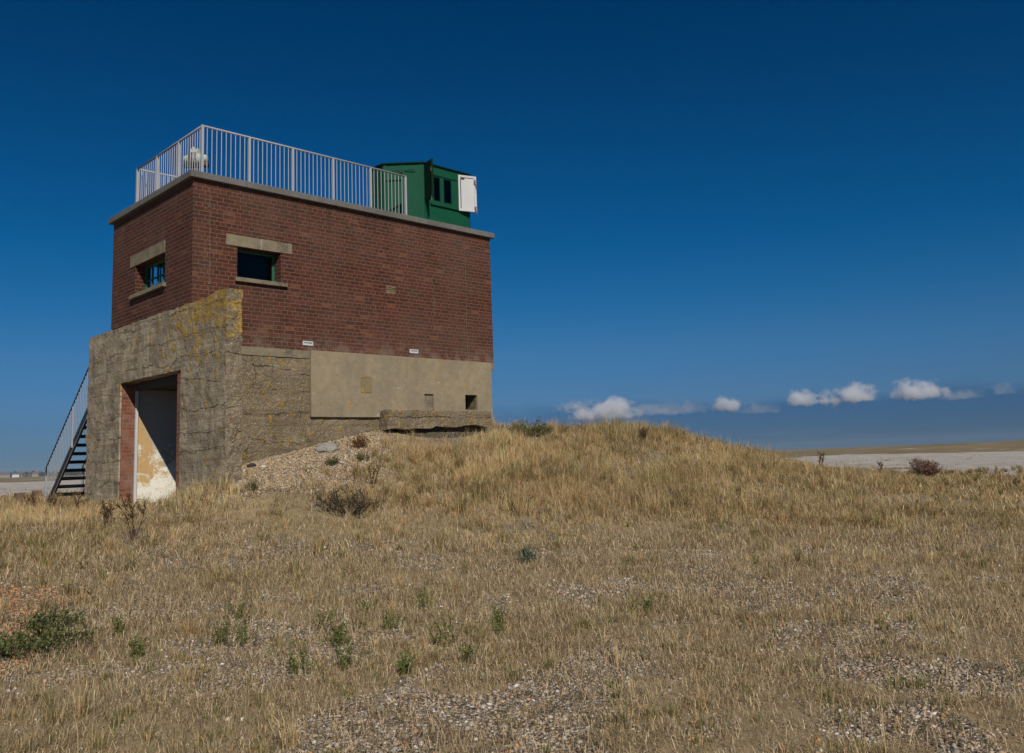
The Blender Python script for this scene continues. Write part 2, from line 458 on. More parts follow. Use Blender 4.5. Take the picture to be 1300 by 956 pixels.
M['railtop'] = m_paint('galvanised_rail', (.30, .30, .32), .5, .1, var=.2)
M['blacksteel'] = m_paint('dark_steel_paint', (.016, .018, .022), .5, .25, var=.3)
M['galv'] = m_paint('galvanised_steel', (.30, .32, .35), .45, .0, var=.15)
M['instr'] = m_paint('pale_green_white_paint', (.40, .45, .41), .55, .45, var=.4)
M['sign'] = m_paint('sign_white', (.48, .50, .51), .4, .0)
M['signink'] = m_paint('sign_ink', (.07, .08, .11), .5, .0)
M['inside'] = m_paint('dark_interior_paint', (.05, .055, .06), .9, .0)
M['roofcover'] = m_paint('roof_felt', (.06, .06, .06), .9, .0)
M['winframe'] = m_paint('green_window_paint', (.012, .125, .065), .45, .1, var=.25)
M['timber'] = m_paint('weathered_timber', (.16, .105, .065), .9, .1, var=.5)

def m_glass(name, tint=(.96, .98, .985)):
    t = NT(name)
    fr = t.n('Fresnel'); fr.inputs[0].default_value = 1.35
    tr = t.n('BsdfTransparent'); tr.inputs[0].default_value = (*tint, 1)
    gl = t.n('BsdfGlossy'); gl.inputs['Roughness'].default_value = .02
    mx = t.n('MixShader'); t.set(mx.inputs[0], t.math('MULTIPLY', fr.outputs[0], t.math('SUBTRACT', 1., t.n('NewGeometry').outputs['Backfacing']))); t.t.links.new(tr.outputs[0], mx.inputs[1]); t.t.links.new(gl.outputs[0], mx.inputs[2])
    t.t.links.new(mx.outputs[0], t.out.inputs[0])
    return t.m
M['glass'] = m_glass('window_glass')
M['darkened'] = m_glass('darkened_window_glass', (.22, .24, .28))  # dark tint paints the unlit inside into the pane

def m_interior_wall():
    """flaking white paint over ochre plaster; ochre above, white flakes below, greyed inward and toward the top as painted shade"""
    t = NT('flaking_wall_paint'); P = t.pos(); q = t.xyz(P)
    n = t.noise(P, 3.2, 6, .68, .4); f = t.noise(P, 16, 5, .7)
    och = t.mix(t.ss(f, .3, .7), (.52, .34, .135), (.42, .29, .15))
    wh = (.74, .72, .64)
    v = t.math('ADD', t.math('ADD', t.math('MULTIPLY', n, .75), t.math('MULTIPLY', f, .25)), t.math('MULTIPLY', t.math('SUBTRACT', 1.50, q[2]), .18))
    k = t.math('MULTIPLY', t.ss(v, .47, .58), t.ss(t.noise(P, 40, 3, .7), .22, .42))
    gz = t.ss(t.math('ADD', t.math('ADD', t.math('MULTIPLY', q[2], .45), t.math('MULTIPLY', q[0], .9)), t.math('MULTIPLY', t.math('SUBTRACT', n, .5), .6)), 1.38, 1.52)
    och = t.mix(gz, och, (.36, .365, .355))  # grey painted over the ochre where the wall lies in shade
    c = t.mix(k, och, wh)
    c = t.mix(t.math('MULTIPLY', t.ss(f, .56, .66), .6), c, (.40, .22, .08))
    c = t.mix(t.ss(t.noise(t.mapv(P, (6, 6, .5)), 1, 4), .58, .75, 0, .5), c, (.27, .20, .12))
    return t.done(c, .85, t.bump(t.math('ADD', k, f), .004, .8), spec=.2)
M['inwall'] = m_interior_wall()

# ------------------------------------------------------------------ the lookout building
ZB, ZT, ZS = 3.54, 6.49, 4.26          # brick base, coping underside, top of the front slab
LU, LV = 7.152, 3.815
B = empty('lookout_building', (3.5, 1.9, .7))
tag(B, 'two storey brick lookout building on a weathered concrete base with an open doorway', 'building')

def brick_solid(x, y, z):
    if z < ZS and x < .25: return False
    in_r = y < .30; in_f = y > LV-.30; in_l = x < .30; in_b = x > LU-.30
    if not (in_r or in_f or in_l or in_b): return False
    if in_r and .84 < x < 1.72 and 4.79 < z < 5.37: return False
    if in_l and 1.17 < y < 2.58 and 4.79 < z < 5.37: return False
    if in_f and .42 < x < 1.9 and 4.70 < z < 5.70: return False
    return True
bm = cells(lines([0, .25, .30, .42, .84, 1.72, 1.9, LU-.30, LU], 9), lines([0, .30, 1.17, 2.58, LV-.30, LV], 9),
           lines([ZB, ZS, 4.70, 4.79, 5.37, 5.70, ZT], 9), brick_solid)
obj('brick_wall', bm, M['brick'], B)

# coping: cast lengths with open joints, roof deck inside
cb = NB(); c = .086; t_ = .121
for x0, x1 in ((-c, .98), (.986, 2.9), (2.906, 5.0), (5.006, LU+c)):
    add_box(cb, x0, x1, -c, .42, ZT+.001, ZT+t_)
for y0, y1 in ((.424, 2.1), (2.106, LV-.424)):
    add_box(cb, -c, .42, y0, y1, ZT+.001, ZT+t_); add_box(cb, LU-.42, LU+c, y0, y1, ZT+.001, ZT+t_)
for x0, x1 in ((-c, 2.4), (2.406, 4.9), (4.906, LU+c)):
    add_box(cb, x0, x1, LV-.42, LV+c, ZT+.001, ZT+t_)
obj('coping', cb, M['coping'], B, bevel=.008)
bxo('roof_deck', .424, LU-.424, .424, LV-.424, ZT-.12, ZT+.08, M['roofcover'], B)
# upper floor slab
bxo('floor_slab', .30, LU-.30, .30, LV-.30, 3.30, 3.52, M['inside'], B)

def window(name, label, axis, a0, a1, z0, z1, depth, nvert, hbar):
    """frame + mullions set back in the reveal; axis 0: wall in plane y=0 (a along x), 1: plane x=0 (a along y), 2: plane y=LV"""
    fb = NB(); w = .045
    def bx(bm, u0, u1, d0, d1, q0, q1):
        if axis == 0: add_box(bm, u0, u1, d0, d1, q0, q1)
        elif axis == 1: add_box(bm, d0, d1, u0, u1, q0, q1)
        else: add_box(bm, u0, u1, LV-d1, LV-d0, q0, q1)
    d0, d1 = depth, depth+.05
    e = .002
    bx(fb, a0+e, a0+w, d0, d1, z0+e, z1-e); bx(fb, a1-w, a1-e, d0, d1, z0+e, z1-e)
    bx(fb, a0+w, a1-w, d0, d1, z0+e, z0+w); bx(fb, a0+w, a1-w, d0, d1, z1-w, z1-e)
    fr = obj('window', fb, M['winframe'], B)
    if label: fr['label'] = label
    mb = NB()
    for k in range(nvert):
        x = a0+w+(a1-a0-2*w)*(k+1)/(nvert+1)
        bx(mb, x-.013, x+.013, d0+.008, d1-.008, z0+w, z1-w)
    if hbar:
        zz = z0+w+(z1-z0-2*w)*.5
        xs = [a0+w]+[a0+w+(a1-a0-2*w)*(k+1)/(nvert+1) for k in range(nvert)]+[a1-w]
        for p, q in zip(xs, xs[1:]):
            bx(mb, p+.0135, q-.0135, d0+.008, d1-.008, zz-.013, zz+.013)
    if nvert: obj('glazing_bar', mb, M['winframe'], fr)
    else: mb.free()
    gb = NB(); bx(gb, a0+w-.01, a1-w+.01, d0+.022, d0+.028, z0+w-.01, z1-w+.01)
    obj('pane', gb, M['darkened'] if not nvert else M['glass'], fr)
    return fr
window('window', 'wide dark window in the long side wall', 0, .84, 1.72, 4.79, 5.37, .24, 0, False)
window('window', 'small paned window above the doorway', 1, 1.17, 2.58, 4.79, 5.37, .19, 4, True)
window('window', None, 2, .42, 1.9, 4.70, 5.70, .14, 2, False)

def rough_block(name, x0, x1, y0, y1, z0, z1, mat, step=.07, amp=.006, parent=B, seed=1):
    bm = cells(lines([x0, x1], step), lines([y0, y1], step), lines([z0, z1], step), lambda *a: True, amp, 6, seed)
    return obj(name, bm, mat, parent)
rough_block('lintel', .62, 1.95, -.014, .012, 5.372, 5.575, M['trim'], amp=.003)
rough_block('sill', .79, 1.83, -.065, .235, 4.715, 4.788, M['trim'], amp=.003)
rough_block('lintel', -.014, .012, 1.17, 2.83, 5.372, 5.60, M['trim'], amp=.003, seed=2)
rough_block('sill', -.065, .185, 1.10, 2.73, 4.715, 4.788, M['trim'], amp=.003, seed=3)

# the thick front slab with the doorway (its ragged pebbly ends are the same casting)
DY0, DY1, DZ = .36, 3.17, 3.105
def slab_solid(x, y, z): return not (DY0 < y < DY1 and z < DZ)
ys = lines([-1.372, DY0, DY1, 5.02], .085); zs = lines([.2, DZ, ZS-.02], .085); xs = lines([-.02, .25], .09)
bm = cells(xs, ys, zs, slab_solid, .013, 3.1, 4)
# chip the top edge
for v in bm.verts:
    if v.co.z > ZS-.05:
        v.co.z += .022*mnoise.noise(v.co*4.3)+.014*mnoise.noise(v.co*11) + (.03 if v.co.y < -.9 else 0)
    if v.co.y < -1.33 or v.co.y > 4.98:
        v.co += .03*mnoise.noise_vector(v.co*5.0)+.02*mnoise.noise_vector(v.co*11)
    v.co.y += .010*mnoise.noise(Vector((v.co.y*2, v.co.z*3, 5)))
sl = obj('concrete_front_wall', bm, M['slab'], B)
sl.data.materials.append(M['pebbly'])
for p in sl.data.polygons:
    if abs(p.normal.y) > .55 and (p.center.y+B.location.y < -1.2 or p.center.y+B.location.y > 4.9) or (p.normal.z > .6 and p.center.z+B.location.z > 4): p.material_index = 1
# fill between the slab and the brick above the doorway is the slab itself; brick jambs line the opening
jb = NB(); add_box(jb, .012, .262, 3.140, 3.30, .3, DZ-.02); obj('door_jamb', jb, M['jamb_brick'], B)
jb = NB(); add_box(jb, .012, .262, .30, .565, .3, DZ-.02); obj('door_jamb', jb, M['jamb_brick'], B)
for q in (3.10, .55):
    df = NB(); add_box(df, .265, .315, q, q+.055, .6, 2.95); obj('door_frame', df, M['white'], B)
fh = NB(); add_box(fh, .27, .33, .55, 3.155, 2.955, 3.10); obj('door_head', fh, M['inside'], B)

# lower storey: pebbly concrete base, plinth band, render panel
def base_solid(x, y, z):
    if .30 < y < LV-.32 and x < 6.7: return False
    if 6.21 < x < 6.56 and 2.46 < z < 2.79 and y < .30: return False
    return True
bm = cells(lines([.26, 2.34, 6.21, 6.56, 6.7, 7.01], .12), lines([0, .30, LV-.32, LV], .25), lines([.3, 2.2, 2.46, 2.79, 3.38], .12), base_solid, .016, 3.3, 9)
obj('base_wall', bm, M['rough'], B)
rough_block('plinth_band', .262, LU, -.012, .30, 3.385, 3.537, M['trim'], amp=.004, step=.1, seed=6)
bxo('plinth_band', .262, LU, LV-.3, LV, 3.385, 3.537, M['trim'], B)
bxo('plinth_band', LU-.30, LU, .305, LV-.305, 3.385, 3.537, M['trim'], B)
def pan_solid(x, y, z):
    if 6.21 < x < 6.56 and 2.46 < z < 2.79: return False
    if 5.06 < x < 5.31 and z < 2.78 : return False
    if z < 2.275 and x < 4.6: return False
    return True
bm = cells(lines([2.33, 4.6, 5.06, 5.31, 6.21, 6.56, 7.02], .15), [-.055, 0.018], lines([2.235, 2.275, 2.46, 2.78, 2.79, 3.545], .15), pan_solid, .005, 1.5, 11)
obj('render_panel', bm, M['panel'], B)
bxo('niche_infill', 5.055, 5.315, -.012, .012, 2.2, 2.785, M['trim'], B)
bxo('vent_shaft', 6.17, 6.60, .31, .34, 2.4, 2.85, M['inside'], B)
# broken apron beam along the foot of the side wall
def apron(x, y, z): return True
bm = cells(lines([3.92, 6.74], .09), lines([-.30, -.004], .075), lines([2.03, 2.405], .08), apron, .028, 3.4, 14)
for v in bm.verts:
    if v.co.z < 2.1: v.co.z += .07*mnoise.noise(Vector((v.co.x*1.7, 3, 1))) + .05*(v.co.x > 5.1)
    if 4.98 < v.co.x < 5.12: v.co.y += .03
obj('apron_beam', bm, M['rough'], B)
rough_block('repair_patch', 3.46, 3.72, -.062, -.050, 2.76, 3.09, M['patch'], amp=.002, step=.05, seed=31)
rough_block('apron_footing', 4.2, 6.6, -.20, -.004, 1.4, 1.965, M['footing_shade'], amp=.02, parent=B, seed=15)
# the room behind the doorway
bxo('interior_wall', .27, 3.2, 3.165, 3.49, .3, 3.28, M['inwall'], B)
bxo('interior_wall', 3.2, 3.4, .31, 3.16, .3, 3.28, M['inwall'], B)
bxo('interior_wall', .27, 3.2, .305, .34, .3, 3.28, M['inwall'], B)
bxo('room_ceiling', .34, 3.19, .345, 3.16, 2.985, 3.28, M['inside'], B)
bxo('room_floor', -.01, 3.19, .57, 3.13, .5, .74, M['coping'], B)

# ------------------------------------------------------------------ fittings on the building
for k, (x0, z0, lab) in enumerate(((2.18, 3.635, 'small white plate on the brickwork above the pebbly part of the base'), (4.73, 3.635, 'small white plate on the brickwork above the middle of the smooth render panel'))):
    s = empty('wall_plate', (x0+.11, 0, z0)); tag(s, lab, 'sign', 'small white plates on the side wall')
    bxo('plate', x0, x0+.225, -.016, -.002, z0, z0+.085, M['sign'], s, bevel=.003)
    lb = NB()
    for (p, q) in ((.03, .075), (.085, .15), (.16, .195)) if k else ((.025, .06), (.07, .11), (.12, .2)):
        add_box(lb, x0+p, x0+q, -.0185, -.0165, z0+.042, z0+.062)
    obj('lettering', lb, M['signink'], s)
vb = NB(); add_box(vb, 4.16, 4.39, -.006, .006, 4.85, 5.03)
for k in range(4): add_box(vb, 4.175, 4.375, -.018, -.0065, 4.868+.04*k, 4.884+.04*k)
tag(obj('air_brick', vb, M['rough']), 'grey concrete air brick in the long brick side wall', 'vent')
db = NB(); add_tube(db, [(6.35, -.016, 3.60), (6.34, -.016, 4.5), (6.35, -.016, 5.4), (6.34, -.016, 6.30)], .007, 6)
for z in (3.85, 4.6, 5.3, 6.1): add_box(db, 6.325, 6.365, -.03, -.001, z, z+.03)
tag(obj('wall_cable', db, M['timber']), 'thin cable clipped down the brick near the far end of the side wall', 'cable')
db = NB(); add_tube(db, [(.30, -.014, 4.30), (.31, -.014, 5.2), (.30, -.014, 6.36)], .006, 6)
for z in (4.6, 5.3, 6.0): add_box(db, .28, .325, -.026, -.001, z, z+.025)
tag(obj('wall_cable', db, M['timber']), 'thin cable clipped down the brick beside the near corner', 'cable')

# --- roof railing
ZR0, ZR1 = ZT+t_, 7.615
R = empty('roof_railing', (.28, .28, ZR0)); tag(R, 'pale grey metal railing with thin upright bars round the flat roof', 'railing')
runs = [((.28, .28), (4.92, .28), 5), ((.28, .28), (.28, 3.34), 3), ((.28, 3.34), (3.06, 3.34), 3)]
posts = []
baluster_me = None; post_me = None
def inst(name, me, loc, parent):
    o = bpy.data.objects.new(name, me); COL.objects.link(o); o.parent = parent
    o.location = Vector(loc)-parent.location
    return o
pbm = NB(); add_box(pbm, -.022, .022, -.022, .022, -.02, ZR1-ZR0-.012); add_box(pbm, -.05, .05, -.05, .05, 0, .012)
post_me = bpy.data.meshes.new('post'); pbm.to_mesh(post_me); pbm.free(); post_me.materials.append(M['rail'])
pbm = NB(); add_tube(pbm, [(0, 0, .07), (0, 0, ZR1-ZR0-.02)], .0075, 8)
bal_me = bpy.data.meshes.new('baluster'); pbm.to_mesh(bal_me); pbm.free(); bal_me.materials.append(M['rail'])
done = set()
for (a, b, nb) in runs:
    L = math.hypot(b[0]-a[0], b[1]-a[1]); dx, dy = (b[0]-a[0])/L, (b[1]-a[1])/L
    rb = NB(); add_tube(rb, [(a[0]-dx*.02, a[1]-dy*.02, ZR1), (b[0]+dx*.02, b[1]+dy*.02, ZR1)], .021, 10); obj('top_rail', rb, M['railtop'], R, smooth=True)
    rb = NB(); add_box(rb, min(a[0], b[0])+.023*abs(dx)-.006*abs(dy), max(a[0], b[0])-.023*abs(dx)+.006*abs(dy), min(a[1], b[1])+.023*abs(dy)-.006*abs(dx), max(a[1], b[1])-.023*abs(dy)+.006*abs(dx), ZR0+.06, ZR0+.08)
    obj('bottom_rail', rb, M['rail'], R)
    for i in range(nb+1):
        q = (round(a[0]+dx*L*i/nb, 3), round(a[1]+dy*L*i/nb, 3))
        if q in done: continue
        done.add(q); inst('post', post_me, (*q, ZR0), R)
    for i in range(nb):
        for j in range(9):
            s = L*(i+(j+1)/10)/nb
            inst('baluster', bal_me, (a[0]+dx*s, a[1]+dy*s, ZR0), R)

# --- green cabin
ZC0, ZC1 = ZR0+.002, 8.10
H = empty('roof_cabin', (6.0, 1.2, ZC0)); tag(H, 'dark green steel cabin with open shutters at the end of the flat roof', 'cabin')
plan = [(5.57, .45), (6.96, .45), (6.96, 2.06), (5.40, 2.06), (4.92, 1.60), (4.92, 1.10)]
def prism(bm, pts, z0, z1):
    lo = [bm.verts.new((x, y, z0)) for x, y in pts]; hi = [bm.verts.new((x, y, z1)) for x, y in pts]
    n = len(pts)
    for i in range(n): bm.faces.new((lo[i], lo[(i+1) % n], hi[(i+1) % n], hi[i]))
    bm.faces.new(lo[::-1]); bm.faces.new(hi)
def wall_panel(bm, a, b, z0, z1, th=.03, u0=0., u1=1.):
    ax, ay = a[0]+(b[0]-a[0])*u0, a[1]+(b[1]-a[1])*u0; bx_, by_ = a[0]+(b[0]-a[0])*u1, a[1]+(b[1]-a[1])*u1
    L = math.hypot(bx_-ax, by_-ay); nx, ny = -(by_-ay)/L*th, (bx_-ax)/L*th      # inward for a counter-clockwise plan
    prism(bm, [(ax, ay), (bx_, by_), (bx_+nx, by_+ny), (ax+nx, ay+ny)], z0, z1)
hb = NB()
A0, A1, A2, A3, A3b, A4 = plan
# front (faces the long wall): openings for two windows between u 5.72 and 6.56
def fu(x): return (x-5.57)/1.39
w1, w2, w3, w4 = fu(5.86), fu(6.06), fu(6.16), fu(6.40)
wz0, wz1 = 7.28, 7.86
wall_panel(hb, A0, A1, ZC0, wz0); wall_panel(hb, A0, A1, wz1, ZC1)
for p, q in ((0, w1), (w2, w3), (w4, 1)): wall_panel(hb, A0, A1, wz0+.0005, wz1-.0005, u0=p, u1=q)
wall_panel(hb, A1, A2, ZC0, ZC1); wall_panel(hb, A2, A3, ZC0, ZC1)
wall_panel(hb, A4, A0, ZC0, ZC1)
# side with a doorway left open (dark inside)
wall_panel(hb, A3, A3b, ZC0, ZC1); wall_panel(hb, A3b, A4, ZC0, ZC1)
obj('cabin_wall', hb, M['green'], H)
fb = NB(); prism(fb, [(5.6, .5), (6.9, .5), (6.9, 2.0), (5.43, 2.0), (4.98, 1.57), (4.98, 1.14)], ZC0+.005, ZC0+.03); obj('cabin_floor', fb, M['inside'], H)
rb = NB(); prism(rb, [(5.545, .415), (6.995, .415), (6.995, 2.10), (5.375, 2.10), (4.885, 1.62), (4.885, 1.075)], ZC1+.001, ZC1+.032)
obj('cabin_roof', rb, M['greendark'], H)
# raised panel seams, corner straps, rain strip
tb = NB()
def on_chamfer(s, d): # s along A4->A0, d outward
    L = math.hypot(A0[0]-A4[0], A0[1]-A4[1]); ux, uy = (A0[0]-A4[0])/L, (A0[1]-A4[1])/L
    return (A4[0]+ux*s+uy*d, A4[1]+uy*s-ux*d)
def cham_box(bm, s0, s1, z0, z1, d0, d1):
    prism(bm, [on_chamfer(s0, d1), on_chamfer(s1, d1), on_chamfer(s1, d0), on_chamfer(s0, d0)], z0, z1)
for s in (.015, .43, .855):
    cham_box(tb, s, s+.05, ZC0+.01, ZC1-.02, .001, .012)
cham_box(tb, .07, .42, 7.72, 7.735, .001, .03)
for s in (.02, 1.33):
    add_box(tb, 5.57+s, 5.57+s+.04, .438, .449, ZC0+.01, ZC1-.02)
add_box(tb, 5.75, 6.60, .405, .449, 7.165, 7.20)
add_box(tb, 5.72, 6.60, .43, .449, 7.885, 7.905)
obj('seam_strip', tb, M['green'], H)
wb = NB(); add_tube(wb, [Vector((*on_chamfer(.20, .03), 7.93)), Vector((*on_chamfer(.36, .05), 7.935)), Vector((*on_chamfer(.41, .04), 7.90))], .009, 6)
add_tube(wb, [Vector((*on_chamfer(.50, .03), 7.945)), Vector((*on_chamfer(.68, .05), 7.945)), Vector((*on_chamfer(.74, .04), 7.92))], .009, 6)
add_tube(wb, [Vector((*on_chamfer(.43, .02), 7.89)), Vector((*on_chamfer(.43, .05), 7.87))], .022, 8)
obj('lifting_bracket', wb, M['blacksteel'], H)
for p, q in ((5.86, 6.06), (6.16, 6.40)):
    g = NB(); add_box(g, p+.002, q-.002, .462, .468, wz0+.002, wz1-.002); 
    wf = NB()
    add_box(wf, p+.001, p+.02, .452, .476, wz0+.001, wz1-.001); add_box(wf, q-.02, q-.001, .452, .476, wz0+.001, wz1-.001)
    add_box(wf, p+.02, q-.02, .452, .476, wz0+.001, wz0+.02); add_box(wf, p+.02, q-.02, .452, .476, wz1-.02, wz1-.001)
    f = obj('window', wf, M['greendark'], H); obj('pane', g, M['darkened'], f)
def shutter(hx, hy, ang, w, z0, z1, mat, label, flip):
    """hinged at (hx, hy); ang is the direction of its free edge"""
    Mx = Matrix.Translation((hx, hy, 0)) @ Matrix.Rotation(ang, 4, 'Z')
    sb = NB(); add_box(sb, .006, w, -.012, .012, z0, z1, Mx)
    s = obj('shutter', sb, mat, H, bevel=.003); s['label'] = label
    fb = NB(); d0, d1 = (-.030, -.0125) if not flip else (.0125, .030)
    for (a, b, p, q) in ((.006, w, z1-.05, z1), (.006, w, z0, z0+.05), (.006, .05, z0+.0505, z1-.0505), (w-.05, w, z0+.0505, z1-.0505)):
        add_box(fb, a, b, d0, d1, p, q, Mx)
    obj('shutter_rim', fb, mat, s)
    ib = NB()
    add_box(ib, .07, .16, d0-.012, d0, z1-.085, z1-.065, Mx); add_box(ib, .055, .066, d0-.01, d0, z0+.06, z1-.09, Mx)
    obj('stay_bar', ib, M['blacksteel'], s)
    for zz in (z1-.20, z0+.02):
        lb = NB()
        add_box(lb, w-.06, w-.02, d0-.022, d0, zz, zz+.11, Mx); add_tube(lb, [Mx @ Vector((w-.03, d0-.02, zz+.02)), Mx @ Vector((w-.01, d0-.03, zz-.09))], .010, 6)
        obj('latch', lb, M['rust'], s)
    return s
shutter(6.58, .43, math.radians(-18), .465, 7.16, 8.03, M['white'], 'white shutter swung open', False)
shutter(5.595, .43, math.radians(180+76), .385, 7.20, 8.09, M['greendark'], 'dark green shutter standing out edge on', True)

# --- instrument on the roof corner
I = empty('roof_instrument', (.68, 1.42, ZR0)); tag(I, 'pale rusting searchlight like device on a post behind the roof railing corner', 'instrument')
ix, iy, iz = .68, 1.42, ZR0-.03
ib = NB(); add_tube(ib, [(ix, iy, iz), (ix, iy, iz+.68)], [.035, .03], 10); add_tube(ib, [(ix, iy, iz), (ix, iy, iz+.03)], .12, 12); obj('pedestal', ib, M['rust'], I)
ib = NB(); add_box(ib, -.24, .24, -.05, .05,   .64, .72, Matrix.Translation((ix, iy, iz)) @ Matrix.Rotation(math.radians(-45), 4, 'Z'))
obj('cradle', ib, M['blacksteel'], I)
Mi = Matrix.Translation((ix, iy, iz+.80)) @ Matrix.Rotation(math.radians(-45), 4, 'Z')
ib = NB(); 
rings = [(-.25, .05), (-.24, .075), (-.17, .09), (-.10, .125), (0, .14), (.08, .13), (.13, .10), (.20, .085), (.22, .06)]
vs = [[ib.verts.new(Mi @ Vector((x, r*math.cos(k*math.pi/8), r*math.sin(k*math.pi/8)*.95))) for k in range(16)] for x, r in rings]
for a, b in zip(vs, vs[1:]):
    for k in range(16): ib.faces.new((a[k], a[(k+1) % 16], b[(k+1) % 16], b[k]))
ib.faces.new(vs[0][::-1]); ib.faces.new(vs[-1])
obj('drum', ib, M['instr'], I, smooth=True)
ib = NB(); add_box(ib, -.10, .06, -.06, .06, .125, .20, Mi); add_tube(ib, [Mi @ Vector((-.06, 0, .19)), Mi @ Vector((-.06, 0, .25))], .035, 10)
obj('sighting_head', ib, M['instr'], I, bevel=.008)
ib = NB()
for x in (-.10, -.045, .01): add_box(ib, x, x+.03, -.15, -.02, -.05, .08, Mi)
obj('vent_slot', ib, M['blacksteel'], I)
ib = NB(); add_tube(ib, [Mi @ Vector((.20, -.10, -.14)), Mi @ Vector((.25, -.13, -.15))], .042, 10); add_tube(ib, [Mi @ Vector((.2, -.05, -.12)), Mi @ Vector((.26, -.13, -.165))], .02, 8)
obj('hand_crank', ib, M['rust'], I)

# --- metal staircase behind the left end of the front wall
SX0, SX1, SY, SZ = .86, 1.66, 10.35, .70
NR = 14; rise = (3.55-SZ)/NR; run = .255
yt = SY-run*NR
S = empty('metal_staircase', ((SX0+SX1)/2, SY, SZ)); tag(S, 'black open tread metal staircase with thin railings beside the concrete front wall', 'staircase')
for x in (SX0, SX1):
    sb = NB()
    ex = .03; d = Vector((0, yt-SY, 3.55-SZ)).normalized(); nrm = Vector((0, d.z, -d.y))
    P0 = Vector((x, SY+.12, SZ-.16)); P1 = Vector((x, yt, 3.58))
    for off, w in ((0, .022),):
        vs = [P0+Vector((-w, 0, -.12)), P0+Vector((w, 0, -.12)), P0+Vector((w, 0, .14)), P0+Vector((-w, 0, .14)), P1+Vector((-w, 0, -.22)), P1+Vector((w, 0, -.22)), P1+Vector((w, 0, .04)), P1+Vector((-w, 0, .04))]
        bv = [sb.verts.new(v) for v in vs]
        for f in ((0, 3, 2, 1), (4, 5, 6, 7), (0, 1, 5, 4), (1, 2, 6, 5), (2, 3, 7, 6), (3, 0, 4, 7)): sb.faces.new([bv[i] for i in f])
    obj('stringer', sb, M['blacksteel'], S)
    fl = NB()
    add_tube(fl, [P0+Vector((-.034, 0, -.12)), P1+Vector((-.034, 0, -.22))], .011, 6)
    obj('stringer_flange', fl, M['galv'], S)
for i in range(NR):
    z = SZ+rise*(i+1)-.02; y = SY-run*i
    tb = NB(); add_box(tb, SX0+.024, SX1-.024, y-.26, y, z-.03, z); add_box(tb, SX0+.024, SX1-.024, y-.262, y-.235, z-.085, z-.031); obj('tread', tb, M['blacksteel'], S)
lb = NB(); add_box(lb, SX0-.02, SX1+.02, LV+.02, yt, 3.49, 3.55)
obj('landing', lb, M['blacksteel'], S)
for x in (SX0+.03, SX1-.03):
    for y in (LV+1.2, yt-.05):
        pb = NB(); add_box(pb, x-.04, x+.04, y-.04, y+.04, .5, 3.488); obj('support_post', pb, M['blacksteel'], S)
for x in (SX0-.05, SX1+.05):
    rb = NB(); h = .92
    pts = [(x, SY+.16, SZ+.62), (x, SY+.14, SZ+h-.06), (x, SY+.05, SZ+h), (x, yt, 3.55+h), (x, LV+.06, 3.55+h)]
    add_tube(rb, pts, .020, 8); obj('handrail', rb, M['blacksteel'], S)
    for y, z in ((SY+.16, SZ-.35), ((SY+yt)/2, (SZ+3.55)/2-.12), (yt, 3.40)):
        top = SZ+h-.02 if y > SY else (z+.12+h if y > yt+.1 else 3.55+h)
        pb = NB(); add_box(pb, x-.018, x+.018, y-.018, y+.018, z, top-.02); obj('rail_post', pb, M['galv'], S)
    nb = 33
    for i in range(nb):
        f = (i+.5)/nb; y = SY+.10+(yt-SY-.10)*f; z = SZ-.05+(3.55-SZ+.05)*f
        bb = NB(); add_box(bb, x-.006, x+.006, y-.006, y+.006, z+.03, z+h+.04-.03); obj('baluster', bb, M['galv'], S)

# ------------------------------------------------------------------ mesh from arrays
def np_mesh(name, V, T, mat, cols=None, smooth=False, parent=None, link=True):
    me = bpy.data.meshes.new(name)
    nv, nt = len(V), len(T)
    me.vertices.add(nv); me.vertices.foreach_set('co', np.ascontiguousarray(V, np.float32).ravel())
    k = T.shape[1]
    me.loops.add(nt*k); me.loops.foreach_set('vertex_index', np.ascontiguousarray(T, np.int32).ravel())
    me.polygons.add(nt); me.polygons.foreach_set('loop_start', np.arange(0, nt*k, k, dtype=np.int32))
    if smooth: me.polygons.foreach_set('use_smooth', np.ones(nt, bool))
    me.update(calc_edges=True); me.validate(verbose=False)
    if cols is not None:
        a = me.color_attributes.new('col', 'FLOAT_COLOR', 'POINT')
        a.data.foreach_set('color', np.c_[cols, np.ones(nv)].astype(np.float32).ravel())
    me.materials.append(mat)
    if not link: return me
    o = bpy.data.objects.new(name, me); COL.objects.link(o)
    if parent:
        o.parent = parent; me.transform(Matrix.Translation(-parent.location))
    return o

def m_attr(name, rough=.8, transl=.25, spec=.2, varsc=0, nodge=False):
    t = NT(name)
    a = t.n('Attribute', attribute_name='col').outputs['Color']
    c = a
    if varsc: c = t.mix(t.ss(t.noise(t.pos(), varsc, 3, .7), .35, .75, 0, .35), a, t.mix(.6, a, (.02, .018, .012)))
    t.done(c, rough, spec=spec)
    if transl:
        tr = t.n('BsdfTranslucent'); t.set(tr.inputs[0], c)
        mx = t.n('MixShader'); mx.inputs[0].default_value = transl
        t.t.links.new(t.b.outputs[0], mx.inputs[1]); t.t.links.new(tr.outputs[0], mx.inputs[2]); t.t.links.new(mx.outputs[0], t.out.inputs[0])
    return t.m
M['blade'] = m_attr('grass_blade', .75, .35)
M['leaf'] = m_attr('plant_leaf', .6, .25)
M['pebble'] = m_attr('pebble_stone', .7, 0, .35, varsc=60)

